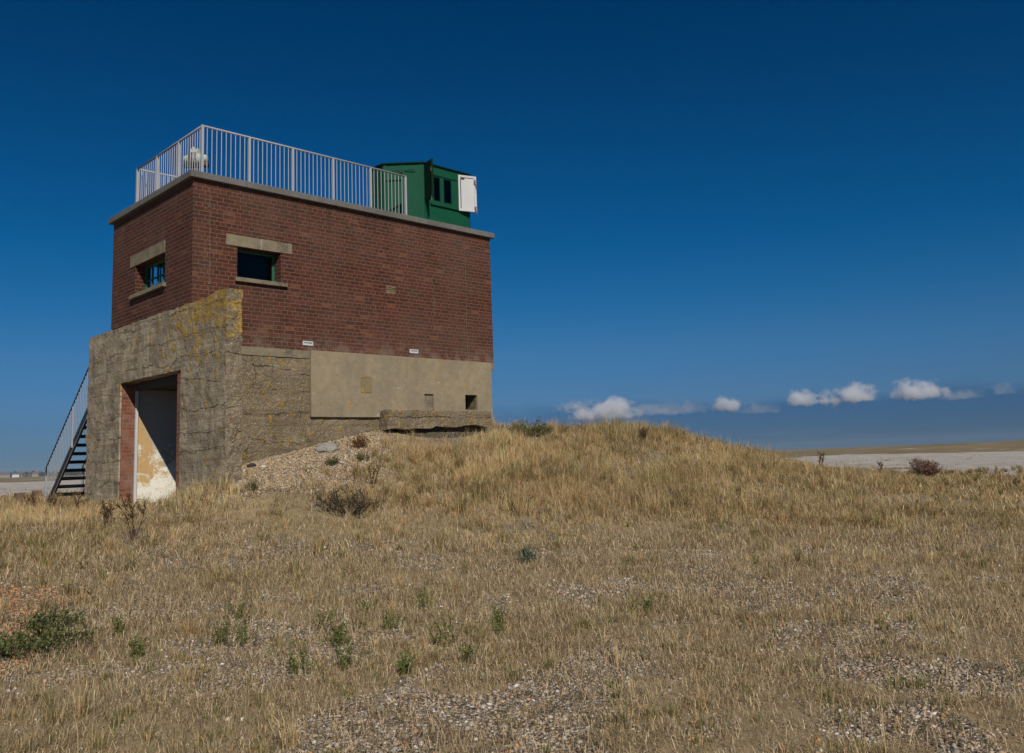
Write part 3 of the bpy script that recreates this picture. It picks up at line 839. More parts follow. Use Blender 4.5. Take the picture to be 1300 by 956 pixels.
# ------------------------------------------------------------------ the ground
def graded(lo, hi, step, far, ratio=1.07):
    core = list(np.arange(lo, hi+1e-6, step))
    out, s = [], step
    x = hi
    up = []
    while x < far: s *= ratio; x += s; up.append(x)
    s = step; x = lo; dn = []
    while x > -far: s *= ratio; x -= s; dn.append(x)
    return np.array(dn[::-1]+core+up)
gx = graded(-8, 18, .25, 1900); gy = graded(-15, 8, .25, 1900)
GX, GY = np.meshgrid(gx, gy, indexing='ij')
GZ = ground_h(GX, GY)
inside = (GX > .1) & (GX < 6.9) & (GY > .16) & (GY < LV-.1)
GZ = np.where(inside, np.minimum(GZ, .4), GZ)
nx_, ny_ = GX.shape
idx = np.arange(nx_*ny_).reshape(nx_, ny_)
Q = np.stack([idx[:-1, :-1], idx[1:, :-1], idx[1:, 1:], idx[:-1, 1:]], -1).reshape(-1, 4)

def m_ground():
    t = NT('shingle_and_turf'); P = t.pos()
    g = t.n('Attribute', attribute_name='gravel').outputs['Fac']; og = t.n('Attribute', attribute_name='orange').outputs['Fac']
    far = t.n('Attribute', attribute_name='far').outputs['Fac']
    # shingle
    Pw = t.vadd(P, t.vscale(t.noise(P, 14, 2, col=True), .02))
    d1 = t.voro(Pw, 36); c1 = t.xyz(t.voro(Pw, 36, out='Color'))
    d2 = t.voro(Pw, 66); c2 = t.xyz(t.voro(Pw, 66, out='Color'))
    stops = [(0., (.13, .095, .065)), (.2, (.24, .175, .11)), (.42, (.35, .26, .17)), (.62, (.43, .36, .27)), (.8, (.38, .35, .32)), (.94, (.54, .51, .48)), (1., (.64, .63, .61))]
    big = t.ss(c1[1], .42, .5)
    pc = t.mix(big, t.ramp(c2[0], stops), t.ramp(c1[0], stops))
    gap = t.mix(big, t.ss(d2, .35, .62), t.ss(d1, .38, .62))
    pc = t.mix(t.math('MULTIPLY', gap, .75), pc, (.05, .04, .028))
    pc = t.mix(t.math('MULTIPLY', og, .6), pc, t.mix(.8, pc, (.36, .17, .06), 'MULTIPLY'))
    pc = t.mix(t.math('MULTIPLY', og, .45), pc, (.26, .14, .06))
    fv = t.math('ADD', t.math('MULTIPLY', t.noise(P, .35, 6, .8), .6), t.math('MULTIPLY', t.noise(P, 5, 4, .8), .5))
    farpeb = t.mix(t.ss(fv, .36, .72), (.24, .205, .17), (.66, .61, .56))
    pc = t.mix(far, pc, farpeb)
    hp = t.math('SUBTRACT', 1., t.mix(big, d2, d1))
    # turf
    n1 = t.noise(P, .55, 5, .6); n2 = t.noise(P, 9, 5, .7); n3 = t.noise(P, 70, 3, .7)
    tc = t.mix(t.ss(n1, .35, .65), (.30, .225, .128), (.24, .19, .105))
    tc = t.mix(t.ss(n2, .3, .75, 0, .7), tc, (.20, .145, .088))
    tc = t.mix(t.ss(n3, .5, .8, 0, .7), tc, (.46, .37, .24))
    fn = t.noise(t.mapv(P, (.012, .05, .05)), 1, 6, .65)
    ft = t.mix(t.ss(fn, .35, .65), (.235, .172, .085), (.165, .132, .064))
    ft = t.mix(t.ss(t.noise(P, .02, 6, .7), .52, .66, 0, .7), ft, (.12, .085, .05))
    tc = t.mix(far, tc, ft)
    edge = t.math('ADD', g, t.math('MULTIPLY', t.math('SUBTRACT', n2, .5), .5))
    k = t.ss(edge, .38, .58)
    c = t.mix(k, tc, pc)
    # thin scatter of stones lying in the turf
    lone = t.math('MULTIPLY', t.ss(d2, .34, .26), t.ss(c2[2], .80, .86))
    c = t.mix(t.math('MULTIPLY', lone, t.math('SUBTRACT', 1., far)), c, t.ramp(c2[0], stops))
    h = t.math('ADD', t.math('MULTIPLY', hp, t.math('ADD', t.math('MULTIPLY', k, .9), .1)), t.math('MULTIPLY', n2, .5))
    return t.done(c, .9, t.bump(h, .025, .9), spec=.2)
M['ground'] = m_ground()
gr = np_mesh('ground', np.c_[GX.ravel(), GY.ravel(), GZ.ravel()], Q, M['ground'], smooth=True)
gr['kind'] = 'structure'; gr['label'] = 'dry turf and flint shingle stretching flat to the horizon'
def pt_attr(me, name, arr):
    a = me.attributes.new(name, 'FLOAT', 'POINT'); a.data.foreach_set('value', np.ascontiguousarray(arr, np.float32).ravel())
pt_attr(gr.data, 'gravel', gravel_w(GX, GY))
pt_attr(gr.data, 'orange', sstep(.4, .7, poly_soft(GX, GY, Z_ORANGE, .8)))
pt_attr(gr.data, 'far', sstep(18, 34, np.hypot(GX-CAM[0], GY-CAM[1])))

# ------------------------------------------------------------------ grass
def footprint(x, y, m=.0):
    a = (x > -.05-m) & (x < .28+m) & (y > -1.40-m) & (y < 5.05+m)
    b = (x > .2) & (x < 7.03+m) & (y > -.06-m) & (y < LV+m)
    c = (x > 3.85-m) & (x < 7.0+m) & (y > -.33-m) & (y < 0)
    e = (x > 3.9) & (x < 6.1) & (y > -.72) & (y < -.2)
    return a | b | c | (e & (RNG.random(np.shape(x)) < .45))

def blades(x, y, z, h, az, lean, w, col, curl=.5):
    n = len(x)
    dx, dy = np.cos(az), np.sin(az)
    fx, fy = -dy, dx                                     # blade width direction, before a random twist
    tw = RNG.uniform(-.9, .9, n); wx = fx*np.cos(tw)+dx*np.sin(tw); wy = fy*np.cos(tw)+dy*np.sin(tw)
    hm = h*.55
    mx, my, mz = x+dx*lean*hm*.6, y+dy*lean*hm*.6, z+hm*np.sqrt(np.clip(1-(lean*.6)**2, .1, 1))
    tx, ty = x+dx*lean*h*(1+curl*.4), y+dy*lean*h*(1+curl*.4); tz = z+h*np.sqrt(np.clip(1-lean**2, .04, 1))*(1-.15*curl)
    V = np.empty((n, 5, 3))
    V[:, 0] = np.c_[x-wx*w*.5, y-wy*w*.5, z-.01]; V[:, 1] = np.c_[x+wx*w*.5, y+wy*w*.5, z-.01]
    V[:, 2] = np.c_[mx-wx*w*.4, my-wy*w*.4, mz]; V[:, 3] = np.c_[mx+wx*w*.4, my+wy*w*.4, mz]
    V[:, 4] = np.c_[tx, ty, tz]
    b = (np.arange(n)*5)[:, None]
    T = np.concatenate([b+np.array([0, 1, 3]), b+np.array([0, 3, 2]), b+np.array([2, 3, 4])], 0)
    C = np.repeat(col[:, None, :], 5, 1)
    return V.reshape(-1, 3), T, C.reshape(-1, 3)

PAL = np.array([(.78, .57, .31), (.66, .465, .24), (.55, .38, .19), (.36, .30, .13), (.44, .30, .16), (.24, .24, .085), (.82, .68, .44)])
def grass_zone(d0, d1, dens, per, hgt, wid, h0=-6, h1=97, seed=1):
    """tufts between two distances; dens = tufts per m2 on full turf"""
    area = math.radians(h1-h0)/2*(d1*d1-d0*d0)
    n = int(area*dens)
    a = np.radians(RNG.uniform(h0, h1, n)); d = np.sqrt(RNG.uniform(d0*d0, d1*d1, n))
    x = CAM[0]+d*np.cos(a); y = CAM[1]+d*np.sin(a)
    g = gravel_w(x, y)
    lush = fbm(x*.8, y*.8, 61)                               # patchiness
    mound = sstep(13.2, 15.5, d)*sstep(60, 46, np.degrees(a))*sstep(22, 34, np.degrees(a))*sstep(23.5, 21.5, d)
    front = sstep(10.0, 12.5, d)*sstep(50, 58, np.degrees(a))*sstep(30, 24, d)
    keep = RNG.random(n) < np.clip((1-g*1.05)*(.16+.85*sstep(.38, .62, lush)+.6*mound+.5*front), .035, 1)
    keep &= ~footprint(x, y, .02)
    x, y, d, g, lush, mound, front, a = (q[keep] for q in (x, y, d, g, lush, mound, front, a))
    n = len(x)
    m = np.maximum(2, RNG.poisson(per, n))
    th = hgt*(.55+.9*RNG.random(n))*(.55+.75*sstep(.35, .65, lush))*(1+1.1*mound+.6*front)*np.where(d > 16.5, 1-.45*sstep(36, 24, np.degrees(a)), 1)*(1-.45*g)
    # colour family per tuft: golden on the mound, grey olive in front
    fam = fbm(x*.9+40, y*.9, 71, 3)
    ti = np.repeat(np.arange(n), m); N = len(ti)
    rad = wid*9*(.5+RNG.random(n))
    ang = RNG.uniform(0, 2*math.pi, N); rr = np.abs(RNG.normal(0, .6, N))*np.repeat(rad, m)
    bx = x[ti]+np.cos(ang)*rr; by = y[ti]+np.sin(ang)*rr
    ok = ~footprint(bx, by, 0)
    ti, ang, bx, by = ti[ok], ang[ok], bx[ok], by[ok]; N = len(ti)
    bz = ground_h(bx, by)
    h = th[ti]*RNG.uniform(.45, 1.15, N)
    lean = np.clip(np.abs(RNG.normal(.40, .30, N))+.3*(RNG.random(N) < .22), 0, .96)
    az = ang+RNG.normal(0, .7, N); az = np.where(RNG.random(N) < .45, (fbm(bx*.6, by*.6, 95, 2)-.5)*9+RNG.normal(-.6, .6, N), az)
    w = wid*RNG.uniform(.6, 1.3, N)
    p = np.empty((N, 7)); mo = np.clip(mound+front*.6, 0, 1)[ti]; f = fam[ti]
    rz = (sstep(44, 34, np.degrees(a))*sstep(9.5, 12, d)*sstep(30, 20, d))[ti]
    green = np.clip(sstep(.50, .64, f)+.45*rz, 0, 1.2)
    p[:, 0] = .22+.25*mo; p[:, 1] = .30+.15*mo; p[:, 2] = .28-.05*mo; p[:, 3] = .22*(1-.55*mo)+.9*green; p[:, 4] = .20; p[:, 5] = .05+.5*green*(1-.5*mo); p[:, 6] = .06+.06*mo
    p /= p.sum(1, keepdims=True); cp = np.cumsum(p, 1); ci = (RNG.random(N)[:, None] > cp).sum(1).clip(0, 6)
    col = PAL[ci]*RNG.uniform(.72, 1.2, (N, 1))*(1+.08*RNG.standard_normal((N, 3)))
    col = col*(.45+1.0*fbm(bx*1.5, by*1.5, 97, 3))[:, None]*1.05
    wf = (sstep(13.5, 10.5, d)*.25)[ti][:, None]; lum = col @ np.array([.3, .55, .15]); col = col*(1-wf)+(lum[:, None]*np.array([1.08, 1.0, .80]))*wf
    return blades(bx, by, bz, h, az, lean, w, np.clip(col, .01, .8), RNG.uniform(.2, 1.3, N))

def join(parts):
    V, T, C, o = [], [], [], 0
    for v, t, c in parts:
        V.append(v); T.append(t+o); C.append(c); o += len(v)
    return np.concatenate(V), np.concatenate(T), np.concatenate(C)

zones = [grass_zone(2.6, 6.5, 82, 12, .062, .0030), grass_zone(6.5, 10, 70, 12, .075, .0038), grass_zone(10, 14, 72, 12, .11, .0050),
         grass_zone(14, 23, 95, 13, .155, .0048), grass_zone(23, 34, 24, 9, .17, .013), grass_zone(34, 95, 3.2, 9, .22, .035)]
def tussocks(n, d0, d1, a0, a1, h0_, w, pal):
    a = np.radians(RNG.uniform(a0, a1, n)); d = np.sqrt(RNG.uniform(d0*d0, d1*d1, n))
    x = CAM[0]+d*np.cos(a); y = CAM[1]+d*np.sin(a)
    k = ~footprint(x, y, .12) & (RNG.random(n) > gravel_w(x, y)*.6); x, y, d = x[k], y[k], d[k]; n = len(x)
    m = RNG.integers(35, 90, n); ti = np.repeat(np.arange(n), m); N = len(ti)
    R_ = (.05+.09*RNG.random(n))[ti]; ang = RNG.uniform(0, 2*math.pi, N); rr = np.abs(RNG.normal(0, .55, N))
    bx = x[ti]+np.cos(ang)*rr*R_; by = y[ti]+np.sin(ang)*rr*R_
    h = (h0_*(.6+.8*RNG.random(n)))[ti]*RNG.uniform(.5, 1.15, N)
    tone = RNG.integers(0, len(pal), n)[ti]; col = np.array(pal)[tone]*RNG.uniform(.65, 1.25, (N, 1))
    dry = RNG.random(N) < .35; col[dry] = PAL[1]*RNG.uniform(.7, 1.2, (dry.sum(), 1))
    return blades(bx, by, ground_h(bx, by), h, ang+RNG.normal(0, .5, N), np.clip(rr*.45+np.abs(RNG.normal(0, .2, N)), 0, .95), w*RNG.uniform(.6, 1.3, N), np.clip(col, .01, .8), RNG.uniform(.3, 1.4, N))
GRN = [(.19, .20, .07), (.27, .24, .10), (.16, .17, .065), (.48, .36, .17), (.40, .27, .13), (.70, .54, .29)]
zones += [tussocks(150, 4.5, 10, -2, 92, .15, .0034, GRN), tussocks(330, 10, 16, 0, 90, .20, .005, GRN), tussocks(520, 14, 23, 20, 56, .30, .0055, GRN), tussocks(260, 3.8, 7.2, 20, 92, .075, .0032, [(.19, .21, .06), (.15, .18, .05), (.24, .22, .085)]), tussocks(900, 20, 42, 5, 36, .22, .013, GRN)]
def thatch(d0, d1, dens, h0_, w, a0=-4, a1=95):
    # dead stems lying flat and matted
    n = int(math.radians(a1-a0)/2*(d1*d1-d0*d0)*dens)
    a = np.radians(RNG.uniform(a0, a1, n)); d = np.sqrt(RNG.uniform(d0*d0, d1*d1, n))
    x = CAM[0]+d*np.cos(a); y = CAM[1]+d*np.sin(a)
    g = gravel_w(x, y); k = (RNG.random(n) < np.clip(1.15-.85*g, .30, 1)*(.35+.65*sstep(.38, .6, fbm(x*2.2, y*2.2, 91, 3)))) & ~footprint(x, y, .01)
    x, y = x[k], y[k]; n = len(x)
    f = fbm(x*.9+40, y*.9, 71, 3)
    ci = RNG.choice(7, n, p=[.2, .24, .2, .14, .12, .03, .07])
    col = PAL[ci]*RNG.uniform(.6, 1.1, (n, 1))
    if d0 < 12: lum = col @ np.array([.3, .55, .15]); col = col*.75+lum[:, None]*np.array([1.08, 1.0, .82])*.25
    return blades(x, y, ground_h(x, y)+RNG.uniform(0, .02, n), h0_*RNG.uniform(.4, 1.3, n), RNG.uniform(0, 2*math.pi, n), RNG.uniform(.75, .985, n), w*RNG.uniform(.6, 1.3, n), np.clip(col, .01, .8), RNG.uniform(0, 1.5, n))
tall = []
def stems(n, d0, d1, a0, a1, hlo, hhi, w):
    a = np.radians(RNG.uniform(a0, a1, n)); d = np.sqrt(RNG.uniform(d0*d0, d1*d1, n))
    x = CAM[0]+d*np.cos(a); y = CAM[1]+d*np.sin(a)
    k = ~footprint(x, y, .03) & (RNG.random(n) > gravel_w(x, y)*.9); x, y = x[k], y[k]; n = len(x)
    col = np.array([(.62, .50, .30)])*RNG.uniform(.6, 1.15, (n, 1))
    return blades(x, y, ground_h(x, y), RNG.uniform(hlo, hhi, n), RNG.normal(-.6, 1.3, n), np.clip(np.abs(RNG.normal(.2, .2, n)), 0, .9), np.full(n, w), col, .6)
zones += [stems(2600, 14, 23, 24, 56, .26, .52, .005), stems(700, 9, 15, 0, 90, .18, .36, .0045), stems(300, 4, 9, 0, 92, .16, .40, .003)]
zones += [thatch(2.8, 7, 2900, .085, .0032), thatch(7, 11, 1900, .11, .0042), thatch(11, 16, 750, .15, .0065), thatch(14, 22.5, 330, .24, .0075, 22, 60), thatch(15, 36, 85, .26, .013, -2, 48)]
V, T, C = join(zones)
print('blades', len(T)//3)
go = np_mesh('dry_grass', V, T, M['blade'], C)
tag(go, 'straw coloured and olive dry grass covering the mound and the foreground', 'grass', kind='stuff')

# ------------------------------------------------------------------ loose pebbles
def ico():
    bm = NB(); bmesh.ops.create_icosphere(bm, subdivisions=1, radius=1)
    v = np.array([w.co[:] for w in bm.verts]); f = np.array([[w.index for w in q.verts] for q in bm.faces]); bm.free(); return v, f
IV, IF = ico()
PC = np.array([(.14, .10, .065), (.26, .19, .12), (.38, .28, .18), (.45, .37, .27), (.34, .30, .26), (.47, .425, .37), (.64, .61, .57), (.48, .24, .09)])
def pebbles(n, d0, d1, h0, h1, s0, s1, thr=.25, box=None):
    a = np.radians(RNG.uniform(h0, h1, n)); d = np.sqrt(RNG.uniform(d0*d0, d1*d1, n))
    x = CAM[0]+d*np.cos(a); y = CAM[1]+d*np.sin(a)
    if box: x = RNG.uniform(box[0], box[1], n); y = RNG.uniform(box[2], box[3], n)
    g = gravel_w(x, y); k = (RNG.random(n) < np.clip((g-thr)*1.4+.10, 0.06, 1)) & ~footprint(x, y, .0)
    x, y = x[k], y[k]; n = len(x)
    s = s0*(s1/s0)**(RNG.random(n)**1.8)
    sc = np.c_[s*RNG.uniform(.8, 1.5, n), s*RNG.uniform(.7, 1.1, n), s*RNG.uniform(.4, .8, n)]
    th = RNG.uniform(0, 2*math.pi, n); c, sn = np.cos(th), np.sin(th)
    L = IV[None]*(1+.22*RNG.standard_normal((n, len(IV), 1)))*sc[:, None, :]
    X = L[..., 0]*c[:, None]-L[..., 1]*sn[:, None]; Y = L[..., 0]*sn[:, None]+L[..., 1]*c[:, None]
    tilt = RNG.normal(0, .25, n)[:, None]; Zl = L[..., 2]+tilt*L[..., 0]
    Zg = ground_h(x, y)+sc[:, 2]*.35
    Vp = np.stack([X+x[:, None], Y+y[:, None], Zl+Zg[:, None]], -1).reshape(-1, 3)
    Tp = (IF[None]+(np.arange(n)*len(IV))[:, None, None]).reshape(-1, 3)
    og = poly_soft(x, y, Z_ORANGE, .8) > .5
    if box: PCl = np.array([.12, .25, .32, .22, .03, .03, .01, .02])
    else: PCl = None
    w = np.where(og[:, None], np.array([.08, .27, .24, .06, .01, .01, .005, .325]), np.array([.11, .20, .23, .18, .14, .08, .035, .025]))
    if PCl is not None: w = np.tile(PCl, (n, 1))
    cp = np.cumsum(w/w.sum(1, keepdims=True), 1); ci = (RNG.random(n)[:, None] > cp).sum(1).clip(0, 7)
    col = PC[ci]*RNG.uniform(.75, 1.2, (n, 1))
    return Vp, Tp, np.repeat(col[:, None], len(IV), 1).reshape(-1, 3)
pz = [pebbles(130000, 3.2, 7.5, -4, 95, .004, .016), pebbles(110000, 7.5, 12.5, -2, 93, .006, .020), pebbles(60000, 0, 0, 0, 0, .007, .026, box=(-.3, 4.3, -2.2, .05))]
V, T, C = join(pz)
po = np_mesh('shingle_pebbles', V, T, M['pebble'], C, smooth=False)
tag(po, 'brown grey and white flint pebbles strewn over the ground', 'pebbles', kind='stuff')

# ------------------------------------------------------------------ single plants and stones
def leaf_quads(P, D, L, W, col):
    """diamond leaves at points P along directions D"""
    n = len(P)
    D = D/np.linalg.norm(D, axis=1, keepdims=True)
    r = RNG.standard_normal((n, 3)); S = np.cross(D, r); S /= np.linalg.norm(S, axis=1, keepdims=True)+1e-9
    Nn = np.cross(D, S)
    L = np.broadcast_to(L, n)[:, None]; W = np.broadcast_to(W, n)[:, None]
    V = np.stack([P, P+D*L*.5+S*W*.5+Nn*L*.06, P+D*L, P+D*L*.5-S*W*.5+Nn*L*.06], 1).reshape(-1, 3)
    b = (np.arange(n)*4)[:, None]
    T = np.concatenate([b+np.array([0, 1, 2]), b+np.array([0, 2, 3])])
    return V, T, np.repeat(col[:, None], 4, 1).reshape(-1, 3)

def stem_arrays(paths, r0, r1, col, n=5):
    """thin tapered tubes"""
    Vs, Ts, o = [], [], 0
    for p in paths:
        p = np.asarray(p); k = len(p)
        for i in range(k):
            r = r0+(r1-r0)*i/(k-1)
            t = p[min(i+1, k-1)]-p[max(i-1, 0)]; t = t/np.linalg.norm(t)
            a = np.cross(t, (.3, .9, .1)); a /= np.linalg.norm(a); b = np.cross(t, a)
            for q in range(n):
                an = 2*math.pi*q/n; Vs.append(p[i]+(a*math.cos(an)+b*math.sin(an))*r)
        for i in range(k-1):
            for q in range(n):
                A, B_, C_, D_ = o+i*n+q, o+i*n+(q+1) % n, o+(i+1)*n+(q+1) % n, o+(i+1)*n+q
                Ts += [(A, B_, C_), (A, C_, D_)]
        o += k*n
    V = np.array(Vs); T = np.array(Ts)
    return V, T, np.tile(np.array(col)[None], (len(V), 1))

def grow(base, h, lean, az, k=6, wob=.12):
    pts = [np.array(base, float)]; d = np.array([math.cos(az)*lean, math.sin(az)*lean, 1.]); 
    for i in range(k):
        d = d+RNG.normal(0, wob, 3)*np.array([1, 1, .4]); d[2] = max(d[2], .35)
        pts.append(pts[-1]+d/np.linalg.norm(d)*h/k)
    return np.array(pts)

def bush(label, cat, x, y, w, h, nst, nleaf, leaf, cols, stemcol, name='low_bush', group=None, dense=1., bare=.15):
    z = float(ground_h(np.array([x]), np.array([y]))[0])
    o = empty(name, (x, y, z)); tag(o, label, cat, group)
    paths = []
    for i in range(nst):
        az = RNG.uniform(0, 2*math.pi); r = w*.25*RNG.random()
        p = grow((x+math.cos(az)*r, y+math.sin(az)*r, z-.02), h*RNG.uniform(.55, 1.05), RNG.uniform(.1, .9)*w/h*.9, az, 6, .22)
        paths.append(p)
        for j in range(3):
            q = p[RNG.integers(2, 6)]
            paths.append(grow(q, h*RNG.uniform(.2, .4), RNG.uniform(.3, 1.2), RNG.uniform(0, 2*math.pi), 4, .3))
    np_mesh('stem', *stem_arrays(paths, .006*max(1, h/.6), .0015, stemcol)[:2], M['leaf'], stem_arrays(paths, .006, .0015, stemcol)[2], parent=o)
    P, D = [], []
    for p in paths:
        m = max(2, int(nleaf/len(paths)))
        s = np.clip(RNG.beta(2.2, 1.2, m), bare, 1)*(len(p)-1); i = np.minimum(s.astype(int), len(p)-2); f = (s-i)[:, None]
        P.append(p[i]*(1-f)+p[i+1]*f+RNG.normal(0, leaf*.7, (m, 3))); D.append(RNG.standard_normal((m, 3))+np.array([0, 0, .5]))
    P = np.concatenate(P); D = np.concatenate(D); P[:, 2] = np.maximum(P[:, 2], z)
    cc = np.array(cols)[RNG.integers(0, len(cols), len(P))]*RNG.uniform(.6, 1.25, (len(P), 1))
    V, T, C = leaf_quads(P, D, leaf*RNG.uniform(.6, 1.3, len(P)), leaf*.45, cc)
    np_mesh('foliage', V, T, M['leaf'], C, parent=o)
    return o

def dead_weed(label, x, y, h, nst, seed, name='dead_weed', group=None, col=(.09, .055, .032), head=(.12, .062, .032), heads=14, lean=.35, r=.006):
    z = float(ground_h(np.array([x]), np.array([y]))[0])
    o = empty(name, (x, y, z)); tag(o, label, 'weed', group)
    paths, tips = [], []
    for i in range(nst):
        az = RNG.uniform(0, 2*math.pi)
        p = grow((x+RNG.normal(0, .02), y+RNG.normal(0, .02), z-.02), h*RNG.uniform(.7, 1.05), RNG.uniform(.02, lean), az, 7, .10); paths.append(p); tips.append(p[4:])
        for j in range(4):
            q = p[RNG.integers(3, 7)]; b = grow(q, h*RNG.uniform(.12, .3), RNG.uniform(.4, 1.1), RNG.uniform(0, 2*math.pi), 4, .2); paths.append(b); tips.append(b[1:])
    V, T, C = stem_arrays(paths, r, r*.35, col); np_mesh('stem', V, T, M['leaf'], C, parent=o)
    P = np.concatenate(tips); P = P[RNG.integers(0, len(P), heads*nst*3)]+RNG.normal(0, .012, (heads*nst*3, 3))
    cc = np.array(head)[None]*RNG.uniform(.6, 1.4, (len(P), 1))
    V, T, C = leaf_quads(P, RNG.standard_normal((len(P), 3))+np.array([0, 0, .6]), .026, .016, cc); np_mesh('seed_head', V, T, M['leaf'], C, parent=o)
    return o

def green_plant(label, x, y, h, nst, group, col=(.155, .175, .048), leaf=.024, spread=.5, name='green_plant'):
    z = float(ground_h(np.array([x]), np.array([y]))[0])
    o = empty(name, (x, y, z)); tag(o, label, 'plant', group)
    paths, P, D = [], [], []
    for i in range(nst):
        az = RNG.uniform(0, 2*math.pi)
        p = grow((x+RNG.normal(0, h*.18), y+RNG.normal(0, h*.18), z-.01), h*RNG.uniform(.55, 1.05), RNG.uniform(.05, spread), az, 5, .12); paths.append(p)
        m = 22
        s = RNG.uniform(.12, 1, m)*(len(p)-1); k = np.minimum(s.astype(int), len(p)-2); f = (s-k)[:, None]
        P.append(p[k]*(1-f)+p[k+1]*f); an = RNG.uniform(0, 2*math.pi, m); D.append(np.c_[np.cos(an), np.sin(an), RNG.uniform(.1, .9, m)])
    V, T, C = stem_arrays(paths, .003, .0012, (.10, .11, .04)); np_mesh('stem', V, T, M['leaf'], C, parent=o)
    P = np.concatenate(P); D = np.concatenate(D)
    cc = np.array(col)[None]*RNG.uniform(.55, 1.45, (len(P), 1))*(1+.12*RNG.standard_normal((len(P), 3)))
    V, T, C = leaf_quads(P, D, leaf*RNG.uniform(.6, 1.3, len(P)), leaf*.38, np.clip(cc, .005, 1)); np_mesh('foliage', V, T, M['leaf'], C, parent=o)
    return o

bush('dark grey green low bush on the grass slope below the apron beam', 'bush', 1.15, -3.1, 1.25, .50, 38, 1500, .034, [(.12, .105, .06), (.09, .08, .05), (.17, .135, .075)], (.06, .045, .03), bare=.1)
bush('round dark brown shrub standing in front of the far shingle', 'shrub', 22.7, -3.5, .75, .78, 40, 4200, .05, [(.25, .15, .10), (.20, .115, .08), (.31, .20, .135)], (.07, .045, .03), name='brown_shrub', bare=.25)
bush('bright green bush growing against the far corner of the base', 'bush', 7.35, -.7, 1.4, .42, 40, 2000, .04, [(.11, .135, .038), (.085, .11, .03), (.16, .16, .06)], (.07, .06, .03))
bush('dusty blue green sea kale like plant in the middle of the foreground turf', 'plant', .85, -7.2, .22, .17, 12, 330, .045, [(.14, .175, .125), (.11, .145, .10), (.18, .20, .12)], (.08, .08, .05), name='leafy_plant')
bush('dark green leafy clump beside the orange shingle', 'plant', -4.35, -7.25, .95, .27, 44, 1900, .030, [(.12, .15, .042), (.09, .12, .035), (.17, .17, .065)], (.06, .05, .03), name='leafy_plant')
bush('dark green leafy clump on the orange shingle behind a larger one', 'plant', -4.0, -6.35, .50, .20, 22, 700, .030, [(.11, .145, .04), (.085, .12, .034)], (.06, .05, .03), name='leafy_plant')
bush('rust brown tuft of weeds on the shingle bank', 'weed', 3.0, -.65, .24, .27, 18, 420, .045, [(.24, .13, .05), (.19, .10, .045)], (.12, .07, .03), name='brown_tuft')
bush('green weed tuft on the shingle bank below the grey boulder', 'weed', 2.15, -1.0, .2, .20, 12, 240, .04, [(.12, .14, .05), (.15, .15, .065)], (.08, .07, .03), name='green_tuft')
bush('pale green weed tuft at the right hand end of the shingle bank', 'weed', 2.75, -1.15, .24, .18, 14, 240, .04, [(.15, .17, .07), (.18, .17, .085)], (.09, .08, .04), name='green_tuft')
bush('small grey green tuft beside the foot of the front wall corner', 'weed', .15, -1.95, .2, .16, 12, 260, .04, [(.10, .14, .05), (.13, .14, .06)], (.08, .07, .03), name='green_tuft')

dead_weed('tall dead weed with curved dark stems in front of the doorway', -1.95, -2.75, .62, 4, 1, lean=.45, r=.008)
dead_weed('dead brown seed heads in the grass left of the dark curved weed', -1.95, -1.75, .42, 5, 2)
dead_weed('brown dead weed clump nearest the left edge beyond the staircase foot', -1.0, 5.1, .50, 7, 3, col=(.12, .07, .04), head=(.15, .08, .045))
dead_weed('brown dead weed clump just left of the staircase foot', -.5, 5.6, .42, 6, 4, col=(.11, .065, .04))
dead_weed('dead weed standing beside the left end of the concrete front wall', -.75, 3.1, .45, 4, 5)
dead_weed('dead weed beside the door opening', -.7, .9, .40, 4, 6)
dead_weed('dark weed stalk left of the round brown shrub', 29.5, .9, .62, 5, 7, heads=26, r=.010)
dead_weed('dark weed stalk at the tail end of the mound', 14.6, -3.95, .62, 4, 8, heads=20, r=.009)
dead_weed('lone dark upright stem in the foreground left of centre', -3.55, -6.35, .38, 1, 9, heads=5, lean=.08, r=.0035)
dead_weed('brown weeds on the mound slope below its crest', 9.0, -2.8, .38, 6, 10, heads=22, col=(.12, .07, .04), head=(.14, .075, .04))
dead_weed('dead stalks above the dark bush on the slope', 2.2, -2.2, .5, 3, 11, heads=18)

gp = 'small green plants in the foreground'
for x, y, h, n, lab in (
    (-1.56, -8.34, .17, 7, 'green plant on bare turf at the centre of the foreground'),
    (-2.24, -9.50, .22, 7, 'tall narrow green plant among white pebbles near the bottom edge'),
    (-1.84, -9.60, .14, 5, 'green plant in the pebbles just right of the tall narrow one'),
    (-1.62, -9.40, .17, 5, 'green plant furthest right among the pebbles'),
    (-2.78, -8.86, .18, 9, 'bushy green plant at the left of the white pebble strip'),
    (-2.55, -8.28, .14, 5, 'small green sprig behind the bushy green plant'),
    (-3.40, -8.18, .18, 8, 'green plant in long grass left of the white pebble strip'),
    (-3.24, -8.31, .16, 6, 'green plant touching its twin at the left end of the pebble strip'),
    (-2.85, -7.40, .20, 5, 'upright green plant standing alone left of centre'),
    (-1.96, -8.08, .16, 5, 'thin green plant between two taller foreground plants'),
    (-2.50, -10.0, .13, 6, 'green plant at the very bottom below the pebbles'),
    (-3.13, -9.48, .16, 8, 'broad green plant at the bottom edge left of centre'),
    (-3.40, -9.35, .15, 6, 'low green plant left of the broad bottom plant'),
    (-.55, -9.95, .16, 5, 'green plant on the turf right of centre'),
    (-3.75, -7.2, .15, 8, 'green sprig just right of the leafy clumps on the orange shingle'),
    (-3.9, -8.0, .14, 9, 'low green plant near the bottom edge right of the leafy clumps'),
    (-2.2, -8.7, .15, 7, 'green plant behind the tall narrow plant among the pebbles'),
    (-2.95, -9.9, .14, 9, 'green plant at the bottom edge beside the broad bottom plant')):
    green_plant(lab, x, y, h*1.2, n+4, gp)

